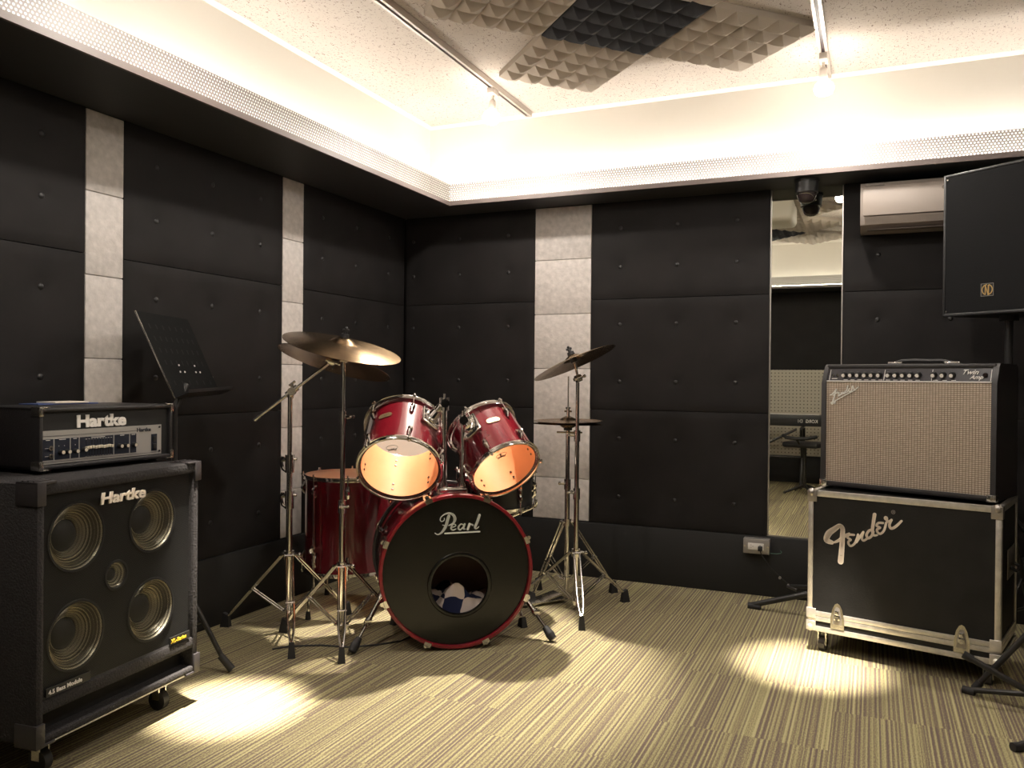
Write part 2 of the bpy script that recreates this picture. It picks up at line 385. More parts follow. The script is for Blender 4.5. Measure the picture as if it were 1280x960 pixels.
def text(name, s, size, mat, parent, loc, rot=(R(90), 0, 0), off=0, shear=0, ext=.0006, xs=1, align='LEFT', label=None):
    cu = bpy.data.curves.new('tmp', 'FONT'); cu.body = s; cu.size = size; cu.offset = off; cu.shear = shear; cu.extrude = ext
    cu.align_x = align; cu.align_y = 'BOTTOM_BASELINE' if hasattr(cu, 'align_y') else cu.align_y; cu.resolution_u = 3
    t = bpy.data.objects.new('tmp', cu); COL.objects.link(t); bpy.context.view_layer.update()
    me = bpy.data.meshes.new_from_object(t); bpy.data.objects.remove(t); bpy.data.curves.remove(cu)
    me.name = name; me.materials.clear(); me.materials.append(M[mat])
    o = bpy.data.objects.new(name, me); COL.objects.link(o); o.parent = parent; o.location = loc; o.rotation_euler = rot; o.scale = (xs, 1, 1)
    if label: o['label'] = label
    return o

# ------------------------------------------------------------------ room
HS = 2.028; HC = 2.52; XR = 4.6; YF = -5.0; SW = .45; SB = .27
struct(MB().box(-.1, XR+.1, YF-.1, .1, -.05, 0).build('floor', 'carpet'))
struct(MB().box(-.1, XR+.1, YF-.1, .1, HC, HC+.05).build('ceiling', 'ceiling'))
struct(MB().box(-.1, 0, YF-.1, .1, 0, HC).build('wall_left', 'pad'))
struct(MB().box(-.1, XR+.1, 0, .1, 0, HC).build('wall_back', 'pad'))
struct(MB().box(XR, XR+.1, YF-.1, .1, 0, HC).build('wall_right', 'pad'))
struct(MB().box(-.1, XR+.1, YF-.1, YF, 0, HC).build('wall_front', 'pad'))
# soffit board round the room, lip, cove wall
def ring(name, mat, xa, xb, ya, yb, z0, z1, wl, wb):
    """rectangular ring: outer room bounds inset by nothing, opening xa..xb, ya..yb"""
    m = MB()
    m.box(wl, xa, ya-.0, yb+.0, z0, z1); m.box(xb, XR-wl, ya, yb, z0, z1)
    m.box(wl, XR-wl, yb, -wb, z0, z1); m.box(wl, XR-wl, YF+wb, ya, z0, z1)
    return struct(m.build(name, mat))
ring('trim_1', 'paint_black', SW-.004, XR-SW+.004, YF+SW+.004, -SB-.004+.0, HS, HS+.018, 0, 0)
m = MB()   # lip: narrow frame around the opening
xa, xb, ya, yb = SW, XR-SW, YF+SW, -SB
m.box(xa-.004, xa+.008, ya, yb+.004, HS-.002, HS+.022); m.box(xb-.008, xb+.004, ya, yb+.004, HS-.002, HS+.022)
m.box(xa+.008, xb-.008, yb-.008, yb+.004, HS-.002, HS+.022); m.box(xa+.008, xb-.008, ya-.004, ya+.008, HS-.002, HS+.022)
struct(m.build('trim_2', 'lip'))
RX, RY = .25, .13
ring('trim_3', 'white_wall', RX, XR-RX, YF+RX, -RY, HS+.018, HC, 0, 0)
# small crown fillet where the cove wall meets the ceiling
m = MB(); c = .016
for p, q, nx, ny in (((RX, YF+RX), (RX, -RY), 1, 0), ((RX, -RY), (XR-RX, -RY), 0, -1), ((XR-RX, -RY), (XR-RX, YF+RX), -1, 0), ((XR-RX, YF+RX), (RX, YF+RX), 0, 1)):
    a, b = V((*p, 0)), V((*q, 0)); n = V((nx, ny, 0))
    vs = [a+V((0, 0, HC-c)), a+n*c+V((0, 0, HC)), a+V((0, 0, HC)), b+V((0, 0, HC-c)), b+n*c+V((0, 0, HC)), b+V((0, 0, HC))]
    m.add(vs, [(0, 3, 4, 1), (0, 1, 2), (3, 5, 4)])
struct(m.build('trim_4', 'white_wall'))
# perforated strips and light tubes
PZ0, PZ1 = HS+.022, HS+.117
def strip(name, mat, x0, x1, y0, y1, label):
    o = MB().box(x0, x1, y0, y1, PZ0, PZ1).build(name, mat); return struct(o)
strip('trim_5', 'perf_y', xa, xa+.0012, ya, yb, '')
strip('trim_6', 'perf_x', xa, xb, yb-.0012, yb, '')
strip('trim_7', 'perf_y', xb-.0012, xb, ya, yb, '')
strip('trim_8', 'perf_x', xa, xb, ya, ya+.0012, '')
tz = HS+.030
def light_tube(p, q, label):
    t = thing('cove_light', label, 'light', ((p[0]+q[0])/2, (p[1]+q[1])/2, HS+.018))
    o = V(t.location); P = V((*p, tz))-o; Q = V((*q, tz))-o
    MB().rod(P, Q, .009, n=8).build('tube', 'tube', t)
    d = (Q-P).normalized(); m = MB()
    for e, s in ((P, -1), (Q, 1)): m.rod(e, e+d*s*.02, .014)
    m.rod(P-V((0, 0, .012)), Q-V((0, 0, .012)), .004, n=6)
    m.build('tube_holder', 'metal_white', t)
light_tube((.34, -4.5), (.34, -2.45), 'cove light tube in the left ledge, the half farther from the drum corner')
light_tube((.34, -2.3), (.34, -.26), 'cove light tube in the left ledge, the half nearer the drum corner')
light_tube((.40, -.195), (2.25, -.195), 'cove light tube on the back ledge above the drum kit')
light_tube((2.4, -.195), (4.2, -.195), 'cove light tube on the back ledge above the air conditioner')
light_tube((4.26, -4.5), (4.26, -.26), 'cove light tube in the ledge of the right wall')
light_tube((.5, -4.66), (4.1, -4.66), 'cove light tube in the ledge of the front wall')

# padded panels --------------------------------------------------------------
ROWS = [(.300, .910, 'bottom', (.446, .758)), (.914, 1.505, 'middle', (1.064, 1.37)), (1.509, 2.026, 'top', (1.678, 1.888))]
def padded(wall, a0, a1, cols, where):
    for z0, z1, rw, zs in ROWS:
        ca = (a0+a1)/2; w = a1-a0-.003; h = z1-z0+.001; nx = max(8, int(w/.024)); nz = int(h/.024)
        bt = [(c-ca, z-(z0+z1)/2) for c in cols for z in zs]
        vs = []; fs = []; th = .03
        def dep(x, z):
            e = min(w/2-abs(x), h/2-abs(z)); d = th-.0055*max(0, 1-e/.010)**2
            for bx, bz in bt:
                q = math.hypot(x-bx, z-bz); d -= .009*math.exp(-(q/.024)**2)+.004*math.exp(-(q/.08)**2)
            return d
        for j in range(nz+1):
            for i in range(nx+1):
                x = -w/2+w*i/nx; z = -h/2+h*j/nz; vs.append((x, -dep(x, z), z))
        for j in range(nz):
            for i in range(nx): k = j*(nx+1)+i; fs.append((k, k+1, k+nx+2, k+nx+1))
        # rim back to the wall
        per = [i for i in range(nx+1)]+[j*(nx+1)+nx for j in range(1, nz+1)]+[nz*(nx+1)+i for i in range(nx-1, -1, -1)]+[j*(nx+1) for j in range(nz-1, 0, -1)]
        o = len(vs)
        for k in per: vs.append((vs[k][0], 0, vs[k][2]))
        n = len(per)
        for i in range(n): fs.append((per[i], o+i, o+(i+1) % n, per[(i+1) % n]))
        loc = (ca, -.0005, (z0+z1)/2) if wall == 'back' else (.0005, ca, (z0+z1)/2)
        t = thing('padded_wall_panel', f'black buttoned wall panel, {rw} of the three {where}', 'wall panel', loc, 0 if wall == 'back' else R(90), 'buttoned black wall panels')
        MB().add(vs, fs).build('pad', 'pad', t, ang=50)
        for bx, bz in bt:
            d = dep(bx, bz)
            MB().ball((0, 0, 0), .0125, 12, (1, .55, 1)).build('button', 'button', t, loc=(bx, -d-.001, bz))
padded('left', -3.125, -2.218, (-2.985, -2.685, -2.384), 'at the far left, before the first grey strip')
padded('left', -2.054, -1.147, (-1.895, -1.597, -1.297), 'between the two grey strips behind the music stand')
padded('left', -.989, -.034, (-.83, -.53, -.20), 'on the left wall next to the corner')
padded('back', .034, .866, (.08, .388, .702), 'on the back wall between the corner and the grey strip')
padded('back', 1.198, 2.130, (1.36, 1.664, 1.968), 'between the grey strip and the mirror')
padded('back', 2.472, 3.40, (2.624, 2.93, 3.24), 'right of the mirror behind the guitar amplifier')
padded('back', 3.404, 4.30, (3.55, 3.85, 4.15), 'at the far right of the back wall')
TZ = [.300, .528, .828, 1.132, 1.433, 1.734, 2.026]
NM = ['lowest', 'second from the bottom', 'third from the bottom', 'third from the top', 'second from the top', 'topmost']
def felt(wall, a0, a1, where):
    for k in range(6):
        z0, z1 = TZ[k]+.001, TZ[k+1]-.001; ca = (a0+a1)/2; w = a1-a0-.003
        loc = (ca, -.0005, z0) if wall == 'back' else (.0005, ca, z0)
        o = MB().box(-w/2, w/2, -.026, 0, 0, z1-z0, bev=.004).build('felt_tile', 'felt', loc=loc, rot=(0, 0, 0 if wall == 'back' else R(90)))
        tag(o, f'grey felt wall tile, {NM[k]} of the strip {where}', 'wall tile', 'grey felt acoustic tiles')
felt('left', -2.218, -2.054, 'above the bass amplifier')
felt('left', -1.147, -.989, 'behind the boom cymbal stand')
felt('back', .866, 1.198, 'behind the hi-hat')
struct(MB().box(0, .034, YF, 0, 0, .297, bev=.004).build('baseboard_left', 'plinth'))
struct(MB().box(.034, XR-.03, -.034, 0, 0, .297, bev=.004).build('baseboard_back', 'plinth'))
struct(MB().box(.034, XR-.03, YF, YF+.03, 0, .28, bev=.004).build('baseboard_front', 'plinth'))
# mirror
t = thing('wall_mirror', 'tall narrow wall mirror between black padded panels', 'mirror', (2.3, -.001, .305))
MB().box(-.163, .163, -.012, 0, 0, 1.720).build('glass', 'mirror', t)
MB().box(-.170, -.163, -.016, 0, 0, 1.720).box(.163, .168, -.016, 0, 0, 1.72).box(-.17, .168, -.016, 0, -.007, 0).build('frame', 'alu_dark', t)

# ceiling foam ----------------------------------------------------------------
def foam(cx, cy, mat, label, thick_edge=True):
    s = .497; n = 5; h = .027; b = .024; vs = []; fs = []; c = s/n
    t = thing('foam_ceiling_tile', label, 'acoustic foam', (cx, cy, HC-.001), R(45), 'pyramid foam tiles on the ceiling')
    m = MB(); m.box(-s/2, s/2, -s/2, s/2, -b, 0)
    for i in range(n):
        for j in range(n):
            x, y = -s/2+i*c, -s/2+j*c; k = .42
            P = [(x, y, -b), (x+c, y, -b), (x+c, y+c, -b), (x, y+c, -b)]
            # concave pyramid: mid ring pulled in
            q = .21; Q = [(x+c*q, y+c*q, -b-h*.62), (x+c*(1-q), y+c*q, -b-h*.62), (x+c*(1-q), y+c*(1-q), -b-h*.62), (x+c*q, y+c*(1-q), -b-h*.62)]
            q = .43; U = [(x+c*q, y+c*q, -b-h), (x+c*(1-q), y+c*q, -b-h), (x+c*(1-q), y+c*(1-q), -b-h), (x+c*q, y+c*(1-q), -b-h)]
            f = [(e, (e+1) % 4, 4+(e+1) % 4, 4+e) for e in range(4)]+[(4+e, 4+(e+1) % 4, 8+(e+1) % 4, 8+e) for e in range(4)]+[(8, 9, 10, 11)]
            m.add(P+Q+U, f)
    m.build('foam', mat, t, ang=24)
d = .3554
gx, gy = 1.685, -1.125   # the dark tile
foam(gx, gy, 'foam_dark', 'charcoal pyramid foam tile in the middle of the four grey ones')
foam(gx-d, gy+d, 'foam', 'grey pyramid foam tile touching the left track beside the near spotlight')
foam(gx+d, gy+d, 'foam', 'grey pyramid foam tile beside the right ceiling track')
foam(gx-d, gy-d, 'foam', 'grey pyramid foam tile at the left track, cut by the top edge of the picture')
foam(gx+d, gy-d, 'foam', 'grey pyramid foam tile at the very top edge right of the charcoal tile')
for x, y, mt, w in ((gx, gy-8*d, 'foam_dark', 'charcoal foam tile near the front wall, reflected in the mirror'),
                    (gx+d, gy-5*d, 'foam', 'grey foam tile touching the right track, uppermost of its column in the mirror'),
                    (gx+d, gy-7*d, 'foam', 'grey foam tile touching the right track, middle one of its column in the mirror'),
                    (gx+d, gy-9*d, 'foam', 'grey foam tile touching the right track, lowest of its column in the mirror'),
                    (gx, gy-4*d, 'foam', 'grey foam tile between the tracks in the middle of the ceiling, just above the mirror view'),
                    (gx, gy-6*d, 'foam', 'grey foam tile directly above the charcoal one in the mirror'),
                    (gx-d, gy-5*d, 'foam', 'grey foam tile touching the left track, third from the front wall'),
                    (gx-d, gy-7*d, 'foam', 'grey foam tile touching the left track, second from the front wall'),
                    (gx-d, gy-9*d, 'foam', 'grey foam tile touching the left track, nearest the front wall')):
    foam(x, y, mt, w)
# tracks and spotlights
def track(x, label):
    t = thing('ceiling_track', label, 'light track', (x, -2.4, HC-.001))
    MB().box(-.019, -.007, -2.2, 2.21, -.028, 0).box(.007, .019, -2.2, 2.21, -.028, 0).box(-.007, .007, -2.2, 2.21, -.012, 0).build('rail', 'track', t)
    MB().box(-.0065, .0065, -2.19, 2.2, -.02, -.013).build('slot', 'track_slot', t)
    MB().box(-.02, .02, 2.21, 2.222, -.03, 0, bev=.002).build('end_cap', 'metal_white', t)
track(.885, 'white ceiling light track on the left, from the drum corner forward')
track(2.395, 'white ceiling light track on the right, above the guitar amplifier')
def spot(x, y, aim, label, power, size=50, blend=.5, rad=.03, glow=27):
    t = thing('track_spotlight', label, 'spotlight', (x, y, HC-.028), 0, 'spotlights on the ceiling tracks')
    MB().box(-.017, .017, -.035, .035, -.03, 0, bev=.003).build('adapter', 'metal_white', t)
    MB().rod((0, 0, -.03), (0, 0, -.065), .0065).build('stem', 'chrome_dull', t)
    a = (V(aim)-V((x, y, HC-.1))).normalized(); p = V((0, 0, -.068))
    m = MB().rod(p, p+a*.045, .017, .018, 16); m.ball(p, .017); m.build('socket', 'metal_white', t)
    MB().lathe([(1e-5, 0), (.014, .002), (.022, .010), (.038, .030), (.042, .045), (.036, .060), (.02, .069), (1e-5, .071)], 20, Mx.Translation(p+a*.043) @ basis(a).to_4x4()).build('bulb', 'bulb', t)
    L = bpy.data.lights.new('spot_lamp', 'SPOT'); L.energy = power; L.spot_size = R(size); L.spot_blend = blend; L.shadow_soft_size = rad; L.color = (1, .90, .765)
    o = bpy.data.objects.new('spot_lamp', L); COL.objects.link(o)
    G = bpy.data.lights.new('bulb_glow', 'SPOT'); G.energy = glow; G.spot_size = R(172); G.spot_blend = .2; G.shadow_soft_size = .03; G.color = (1, .93, .845)
    g = bpy.data.objects.new('bulb_glow', G); COL.objects.link(g); g.location = V(t.location)+p+a*.122
    o.location = V(t.location)+p+a*.125; o.rotation_euler = (-a).to_track_quat('Z', 'Y').to_euler()
spot(.885, -.64, (1.02, -1.25, .75), 'spotlight at the far end of the left track, lighting the drums', 520, 44)
spot(.885, -2.35, (.70, -2.22, 0), 'spotlight in the middle of the left track, lighting the floor by the bass amplifier', 1900, 15, 1.0)
spot(2.395, -.48, (2.5, -.98, 0), 'bright spotlight on the right track in front of the mirror', 20, 60, .8)
spot(2.395, -1.70, (2.40, -1.0, 0), 'spotlight on the right track above the guitar amplifier', 1500, 16, 1.0)
spot(2.395, -3.2, (2.6, -2.6, 0), 'spotlight near the front of the right track, seen in the mirror', 30, 60, .6, glow=20)
spot(.885, -3.6, (1.2, -2.6, 0), 'spotlight near the front of the left track', 15, 60, .6, glow=10)
# ceiling-hung box seen in the mirror
o = MB().box(-.33, .33, -.2, .2, -.19, 0, bev=.04, seg=3).build('ceiling_unit', 'unit', loc=(1.70, -2.62, HC-.005)); tag(o, 'pale rounded box hung under the ceiling, reflected in the mirror', 'ceiling unit')

# ------------------------------------------------------------------ bass cabinet
t = thing('bass_speaker_cabinet', 'large black carpeted bass cabinet with four aluminium cones', 'speaker cabinet', (.4157, -2.5620, .0578), R(95.4)); t.scale = (.946,)*3
W2, DF, DB, Z0, Z1 = .3265, -.21, .27, .052, .774
m = MB()
m.box(-W2, -W2+.028, DF, DB, Z0, Z1, bev=.012).box(W2-.028, W2, DF, DB, Z0, Z1, bev=.012)
m.box(-W2+.01, W2-.01, DF, DB, Z1-.036, Z1, bev=.012).box(-W2+.01, W2-.01, DF, DB, Z0, Z0+.022, bev=.008)
m.box(-W2+.01, W2-.01, DF+.004, DF+.05, Z0+.082, Z0+.122, bev=.008)
m.box(-W2+.01, W2-.01, DB-.03, DB, Z0, Z1)
m.build('cabinet_shell', 'carpet_cab', t)
gz0, gz1 = Z0+.122, Z1-.036; by = DF+.022
S4 = [(-.2, .604, .094), (.107, .602, .098), (-.205, .317, .094), (.099, .312, .098), (-.041, .458, .041)]
S4 = [(-.176, .604, .098), (.126, .602, .098), (-.176, .318, .098), (.122, .314, .098), (-.026, .459, .042)]
MB().plate_holes(-W2+.028, W2-.028, gz0, gz1, by, [(x, z, r) for x, z, r in S4], 40).build('baffle', 'void', t)
for x, z, r in S4:
    T = Mx.Rotation(R(90), 4, 'X')
    pr = [(r, 0)]; k = 7 if r > .05 else 3; dd = r*.52
    for i in range(k):
        a, b2 = i/k, (i+.5)/k; r0 = r-(r-r*.46)*a; r1 = r-(r-r*.46)*b2
        pr += [(r0, -dd*a), (r1, -dd*b2+.007*(r/.1))]
    pr += [(r*.46, -dd)]
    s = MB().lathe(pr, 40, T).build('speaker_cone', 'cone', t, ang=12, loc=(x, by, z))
    MB().lathe([(r*.47, -dd), (r*.42, -dd+r*.08), (r*.3, -dd+r*.16), (r*.15, -dd+r*.20), (1e-5, -dd+r*.22)], 28, T).build('dust_cap', 'dust', s)
    MB().lathe([(r+.005, .002), (r+.004, .006), (r-.002, .006), (r-.003, 0)], 40, T).build('surround', 'rubber', s)
MB().add([(-W2+.028, DF+.008, gz0), (W2-.028, DF+.008, gz0), (W2-.028, DF+.008, gz1), (-W2+.028, DF+.008, gz1)], [(0, 1, 2, 3)]).build('steel_grille', 'cab_grille', t)
MB().box(-W2+.03, W2-.03, DF+.05, DF+.052, Z0+.02, Z0+.084).build('port_slot', 'void', t)
MB().box(-W2+.012, W2-.012, DF+.006, DF+.010, Z0-.004, Z0+.001).build('base_edge_strip', 'logo_silver', t)
text('maker_logo', 'Hartke', .047, 'logo_cream', t, (-.112, DF-.0005, .688), off=.0013, shear=.15, ext=.0025, xs=1.36, label='raised cream Hartke lettering')
m = MB().box(-.304+.012, -.140, DF+.002, DF+.006, .179, .203).build('series_plate', 'black', t)
text('lettering', '4.5 Bass Module', .0165, 'white', t, (-.286, DF+.001, .185), off=.0004, xs=1.06)
MB().box(.189, .284, DF+.002, DF+.006, .176, .202).build('series_plate', 'black', t)
text('lettering', 'XL-Series', .0175, 'yellow', t, (.194, DF+.001, .183), off=.0006, shear=.1, xs=1.05, label='yellow lettering')
for sx in (-1, 1):
    for zt in (0, 1):
        m = MB(); x0, x1 = sorted((sx*(W2+.004), sx*(W2-.062)))
        z0, z1 = (Z1-.062, Z1+.004) if zt else (Z0-.004, Z0+.062)
        # three mutually perpendicular plates with a raised ridge
        m.box(x0, x1, DF-.004, DF+.075, z1-.008 if zt else z0, z1 if zt else z0+.008, bev=.003)
        a0, a1 = sorted((sx*(W2+.004), sx*(W2-.004)))
        m.box(a0, a1, DF-.004, DF+.075, z0, z1, bev=.003)
        f0, f1 = sorted((sx*(W2+.004), sx*(W2-.026)))
        m.box(f0, f1, DF-.005, DF+.003, z0, z1, bev=.002)
        for q in range(3): m.box(x0+.006, x1-.006, DF+.012+q*.02, DF+.020+q*.02, (z1-.001) if zt else z0-.002, (z1+.003) if zt else z0+.001, bev=.001)
        m.build('corner_protector', 'plastic_g', t)
for sx in (-1, 1):
    for yy in (DF+.085, DB-.085):
        m = MB().box(sx*.235-.022, sx*.235+.022, yy-.022, yy+.022, .046, .052).box(sx*.235-.018, sx*.235-.014, yy-.014, yy+.014, -.025, .048).box(sx*.235+.014, sx*.235+.018, yy-.014, yy+.014, -.025, .048)
        cw = m.build('castor', 'chrome_dull', t)
        MB().rod((sx*.235-.013, yy, -.0285), (sx*.235+.013, yy, -.0285), .0326, n=24).build('wheel', 'rubber', cw)
# ------------------------------------------------------------------ bass head
t = thing('bass_amplifier_head', 'black bass amplifier head with silver front panel on the big cabinet', 'amplifier', (.3353, -2.4880, .7912), R(90)); t.scale = (.946,)*3
W2, DF, DB, H = .252, -.154, .15, .198
m = MB()
m.box(-W2, W2, DF, DB, H-.014, H, bev=.006).box(-W2, W2, DF, DB, .012, .026, bev=.006)
m.box(-W2, -W2+.014, DF, DB, .012, H, bev=.006).box(W2-.014, W2, DF, DB, .012, H, bev=.006).box(-W2+.01, W2-.01, DB-.01, DB, .014, H-.002)
m.build('head_shell', 'tolex', t)
MB().box(-W2+.014, W2-.014, DF+.012, DF+.02, .025, H-.013).build('front_board', 'black', t)
fx0, fx1, fz0, fz1, fy = -W2+.014, .209, .028, .128, DF+.009
fp = MB().box(fx0, fx1, fy, fy+.004, fz0, fz1).build('faceplate', 'amp_silver', t)
m = MB()
for x0, x1 in ((-.236, -.201), (-.196, -.146), (-.141, -.115), (-.110, .012), (.017, .074), (.079, .103)): m.box(x0, x1, fy-.0012, fy, .040, .103)
m.box(.166, .190, fy-.0012, fy, .040, .097); m.box(fx0, .105, fy-.0006, fy, .1115, .1125); m.box(fx0, .2, fy-.0006, fy, .0335, .0345)
m.build('section_panels', 'amp_blue', fp)
for x, z in ((-.211, .076), (-.211, .052)):
    T = Mx.Translation((x, fy-.001, z)) @ Mx.Rotation(R(90), 4, 'X')
    MB().lathe([(.0032, 0), (.0032, .005), (.0075, .005), (.0075, 0)], 16, T).build('input_jack', 'chrome', fp)
for x, z in ((-.178, .062), (-.156, .062), (-.128, .062), (-.099, .064), (.034, .066), (.058, .066), (.090, .066)):
    kb = MB().rod((x, fy-.001, z), (x, fy-.016, z), .0075, .0068, 16).build('knob', 'plastic', fp)
    MB().rod((x, fy-.016, z), (x, fy-.0165, z), .0055, n=14).build('knob_cap', 'amp_light', kb)
for i in range(10):
    x = -.088+i*.0102
    MB().box(x-.0006, x+.0006, fy-.0018, fy-.001, .044, .094).build('fader_slot', 'void', fp)
    MB().box(x-.004, x+.004, fy-.010, fy-.001, .064+.001*(i % 3), .073+.001*(i % 3), bev=.001).build('fader_cap', 'amp_light', fp)
m = MB()
for i in range(10): x = -.088+i*.0102; m.box(x-.003, x+.003, fy-.0018, fy-.0012, .0955, .0965).box(x-.003, x+.003, fy-.0018, fy-.0012, .0415, .042)
for x0, x1 in ((-.226, -.212), (-.182, -.160), (-.134, -.122), (-.07, -.02), (.038, .054), (.084, .098)): m.box(x0, x1, fy-.0018, fy-.0012, .0992, .1012)
for x in (-.229,): m.box(x, x+.010, fy-.0018, fy-.0012, .0755, .0765).box(x, x+.010, fy-.0018, fy-.0012, .0515, .0525)
for x in (-.184, -.165, -.128): m.box(x, x+.002, fy-.0018, fy-.0012, .080, .082)
m.build('printed_marks', 'white', fp)
MB().box(.171, .185, fy-.005, fy-.001, .072, .090, bev=.001).build('rocker_switch', 'plastic', fp)
MB().box(.171, .185, fy-.005, fy-.001, .046, .064, bev=.001).build('rocker_switch', 'plastic', fp)
m = MB()
for x, z in ((.2, .12), (.2, .038)): m.rod((x, fy-.001, z), (x, fy-.003, z), .0035, n=10)
m.build('panel_screws', 'black', fp)
text('panel_lettering', 'Hartke', .018, 'amp_blue', fp, (.105, fy-.0008, .108), off=.0003, xs=1.15, label='small dark Hartke print')
text('maker_logo', 'Hartke', .051, 'logo_white', t, (-.122, DF+.0105, .135), off=.0022, ext=.002, xs=1.27, label='raised white Hartke lettering')
for sx in (-1, 1):
    for zt in (0, 1):
        z0, z1 = (H-.026, H+.002) if zt else (.010, .038); m = MB()
        a0, a1 = sorted((sx*(W2+.002), sx*(W2-.03))); b0, b1 = sorted((sx*(W2+.002), sx*(W2-.001))); c0, c1 = sorted((sx*(W2+.002), sx*(W2-.012)))
        m.box(a0, a1, DF-.002, DF+.035, z1-.003 if zt else z0, z1 if zt else z0+.003, bev=.001).box(b0, b1, DF-.002, DF+.035, z0, z1, bev=.001).box(c0, c1, DF-.002, DF+.001, z0, z1, bev=.0008)
        m.rod((sx*(W2-.02), DF+.012, z1), (sx*(W2-.02), DF+.012, z1+.002 if zt else z1), .003, n=8)
        m.build('metal_corner', 'chrome_dull', t)
m = MB()
for sx in (-1, 1):
    for yy in (DF+.04, DB-.04): m.rod((sx*.2, yy, 0), (sx*.2, yy, .014), .013)
m.build('rubber_feet', 'rubber', t)
t = thing('notebook', 'thin blue folder with cream papers lying on the bass amplifier head', 'folder', (.235, -2.479, .9785), R(92)); t.scale = (.946,)*3
MB().box(-.115, .115, -.05, .04, 0, .004, bev=.001).build('cover', 'bluebook', t)
MB().box(-.055, .075, -.052, .036, .0042, .009, bev=.001).build('papers', 'paper', t)

# ------------------------------------------------------------------ flight case
t = thing('flight_case', 'black flight case with aluminium edges and white script logo', 'flight case', (2.7605, -.6814, 0), R(-14.81))
W2, DF, DB, Z0, Z1 = .334, -.2416, .14, .088, .642
MB().box(-W2+.006, W2-.006, DF+.005, DB-.005, .160, Z1-.005).build('lid_panels', 'case', t)
MB().box(-W2+.006, W2-.006, DF+.005, DB-.005, Z0+.004, .133).build('base_panels', 'case', t)
m = MB(); e = .022
def lband(m, z0, z1):
    for y0, y1 in ((DF, DF+.006), (DB-.006, DB)): m.box(-W2, W2, y0, y1, z0, z1, bev=.0015)
    for x0, x1 in ((-W2, -W2+.006), (W2-.006, W2)): m.box(x0, x1, DF, DB, z0, z1, bev=.0015)
lband(m, Z1-e, Z1); lband(m, .148, .167)
for sx in (-1, 1):
    a0, a1 = sorted((sx*W2, sx*(W2-e*.9)))
    for y0, y1 in ((DF, DF+.006), (DB-.006, DB)): m.box(a0, a1, y0, y1, .166, Z1, bev=.0015)
    b0, b1 = sorted((sx*W2, sx*(W2-.006)))
    m.box(b0, b1, DF, DF+e, .166, Z1, bev=.0015).box(b0, b1, DB-e, DB, .166, Z1, bev=.0015)
    m.box(a0, a1, DF, DB, Z1-.006, Z1, bev=.0015)
m.box(-W2, W2, DF, DF+e, Z1-.006, Z1, bev=.0015).box(-W2, W2, DB-e, DB, Z1-.006, Z1, bev=.0015)
m.build('lid_edging', 'alu', t)
m = MB(); lband(m, .128, .1465); lband(m, Z0, Z0+.020); m.build('base_edging', 'alu', t)
for sx in (-1, 1):
    for z in (Z1-.002, .157, Z0+.004):
        c0 = V((sx*(W2-.004), DF+.004, z)); m = MB()
        zz = (-.042, .003) if z > .5 else ((-.02, .02) if z > .12 else (-.003, .035))
        a0, a1 = sorted((sx*(W2+.003), sx*(W2-.034)))
        m.box(a0, a1, DF-.003, DF+.0, z+zz[0], z+zz[1], bev=.004, seg=3)
        b0, b1 = sorted((sx*(W2+.003), sx*W2)); m.box(b0, b1, DF-.003, DF+.034, z+zz[0], z+zz[1], bev=.0014)
        if z > .5: m.box(a0, a1, DF-.003, DF+.034, z, z+.003, bev=.001)
        if abs(z-.157) > .01: m.ball((sx*(W2-.012), DF+.008, z+(-.006 if z > .5 else .008)), .017, 14)
        m.build('corner_cap', 'alu_dark' if z > .5 else 'alu', t)
for x in (-.217, .2135):
    la = thing; m = MB()
    out = [(-.026, -.050), (-.026, -.010), (-.018, .028), (-.009, .046), (0, .051), (.009, .046), (.018, .028), (.026, -.010), (.026, -.050)]
    m.prism([(x+a, .160+b) for a, b in out], DF-.003, DF+.001)
    la = m.build('butterfly_latch', 'chrome_dull', t)
    inn = [(-.017, -.032), (-.016, -.004), (-.008, .032), (0, .036), (.008, .032), (.016, -.004), (.017, -.032)]
    MB().prism([(x+a, .160+b) for a, b in inn], DF-.0045, DF-.003).build('latch_dish', 'alu_dark', la)
    MB().box(x-.011, x+.011, DF-.010, DF-.0045, .145, .166, bev=.002).box(x-.007, x+.007, DF-.014, DF-.0045, .166, .184, bev=.002).rod((x, DF-.005, .15), (x, DF-.013, .15), .006).build('latch_tongue', 'chrome', la)
for sx in (-1, 1):
    m = MB(); b0, b1 = sorted((sx*W2, sx*(W2-.004)))
    m.box(b0, b1, -.09, .09, .36, .47, bev=.003)
    hh = m.build('side_handle', 'alu_dark', t)
    MB().tube([(sx*(W2+.002), -.05, .40), (sx*(W2+.02), -.045, .39), (sx*(W2+.022), 0, .385), (sx*(W2+.02), .045, .39), (sx*(W2+.002), .05, .40)], .006).build('grip', 'rubber', hh)
for sx in (-1, 1):
    for yy in (DF+.06, DB-.06):
        x = sx*.290; m = MB().box(x-.032, x+.032, yy-.03, yy+.03, Z0-.005, Z0).box(x-.017, x-.013, yy-.014, yy+.014, .022, Z0-.004).box(x+.013, x+.017, yy-.014, yy+.014, .022, Z0-.004)
        cw = m.build('castor', 'chrome_dull', t)
        MB().rod((x-.012, yy, .029), (x+.012, yy, .029), .029, n=24).build('wheel', 'plastic_g', cw)
m = MB(); y = DF+.0035
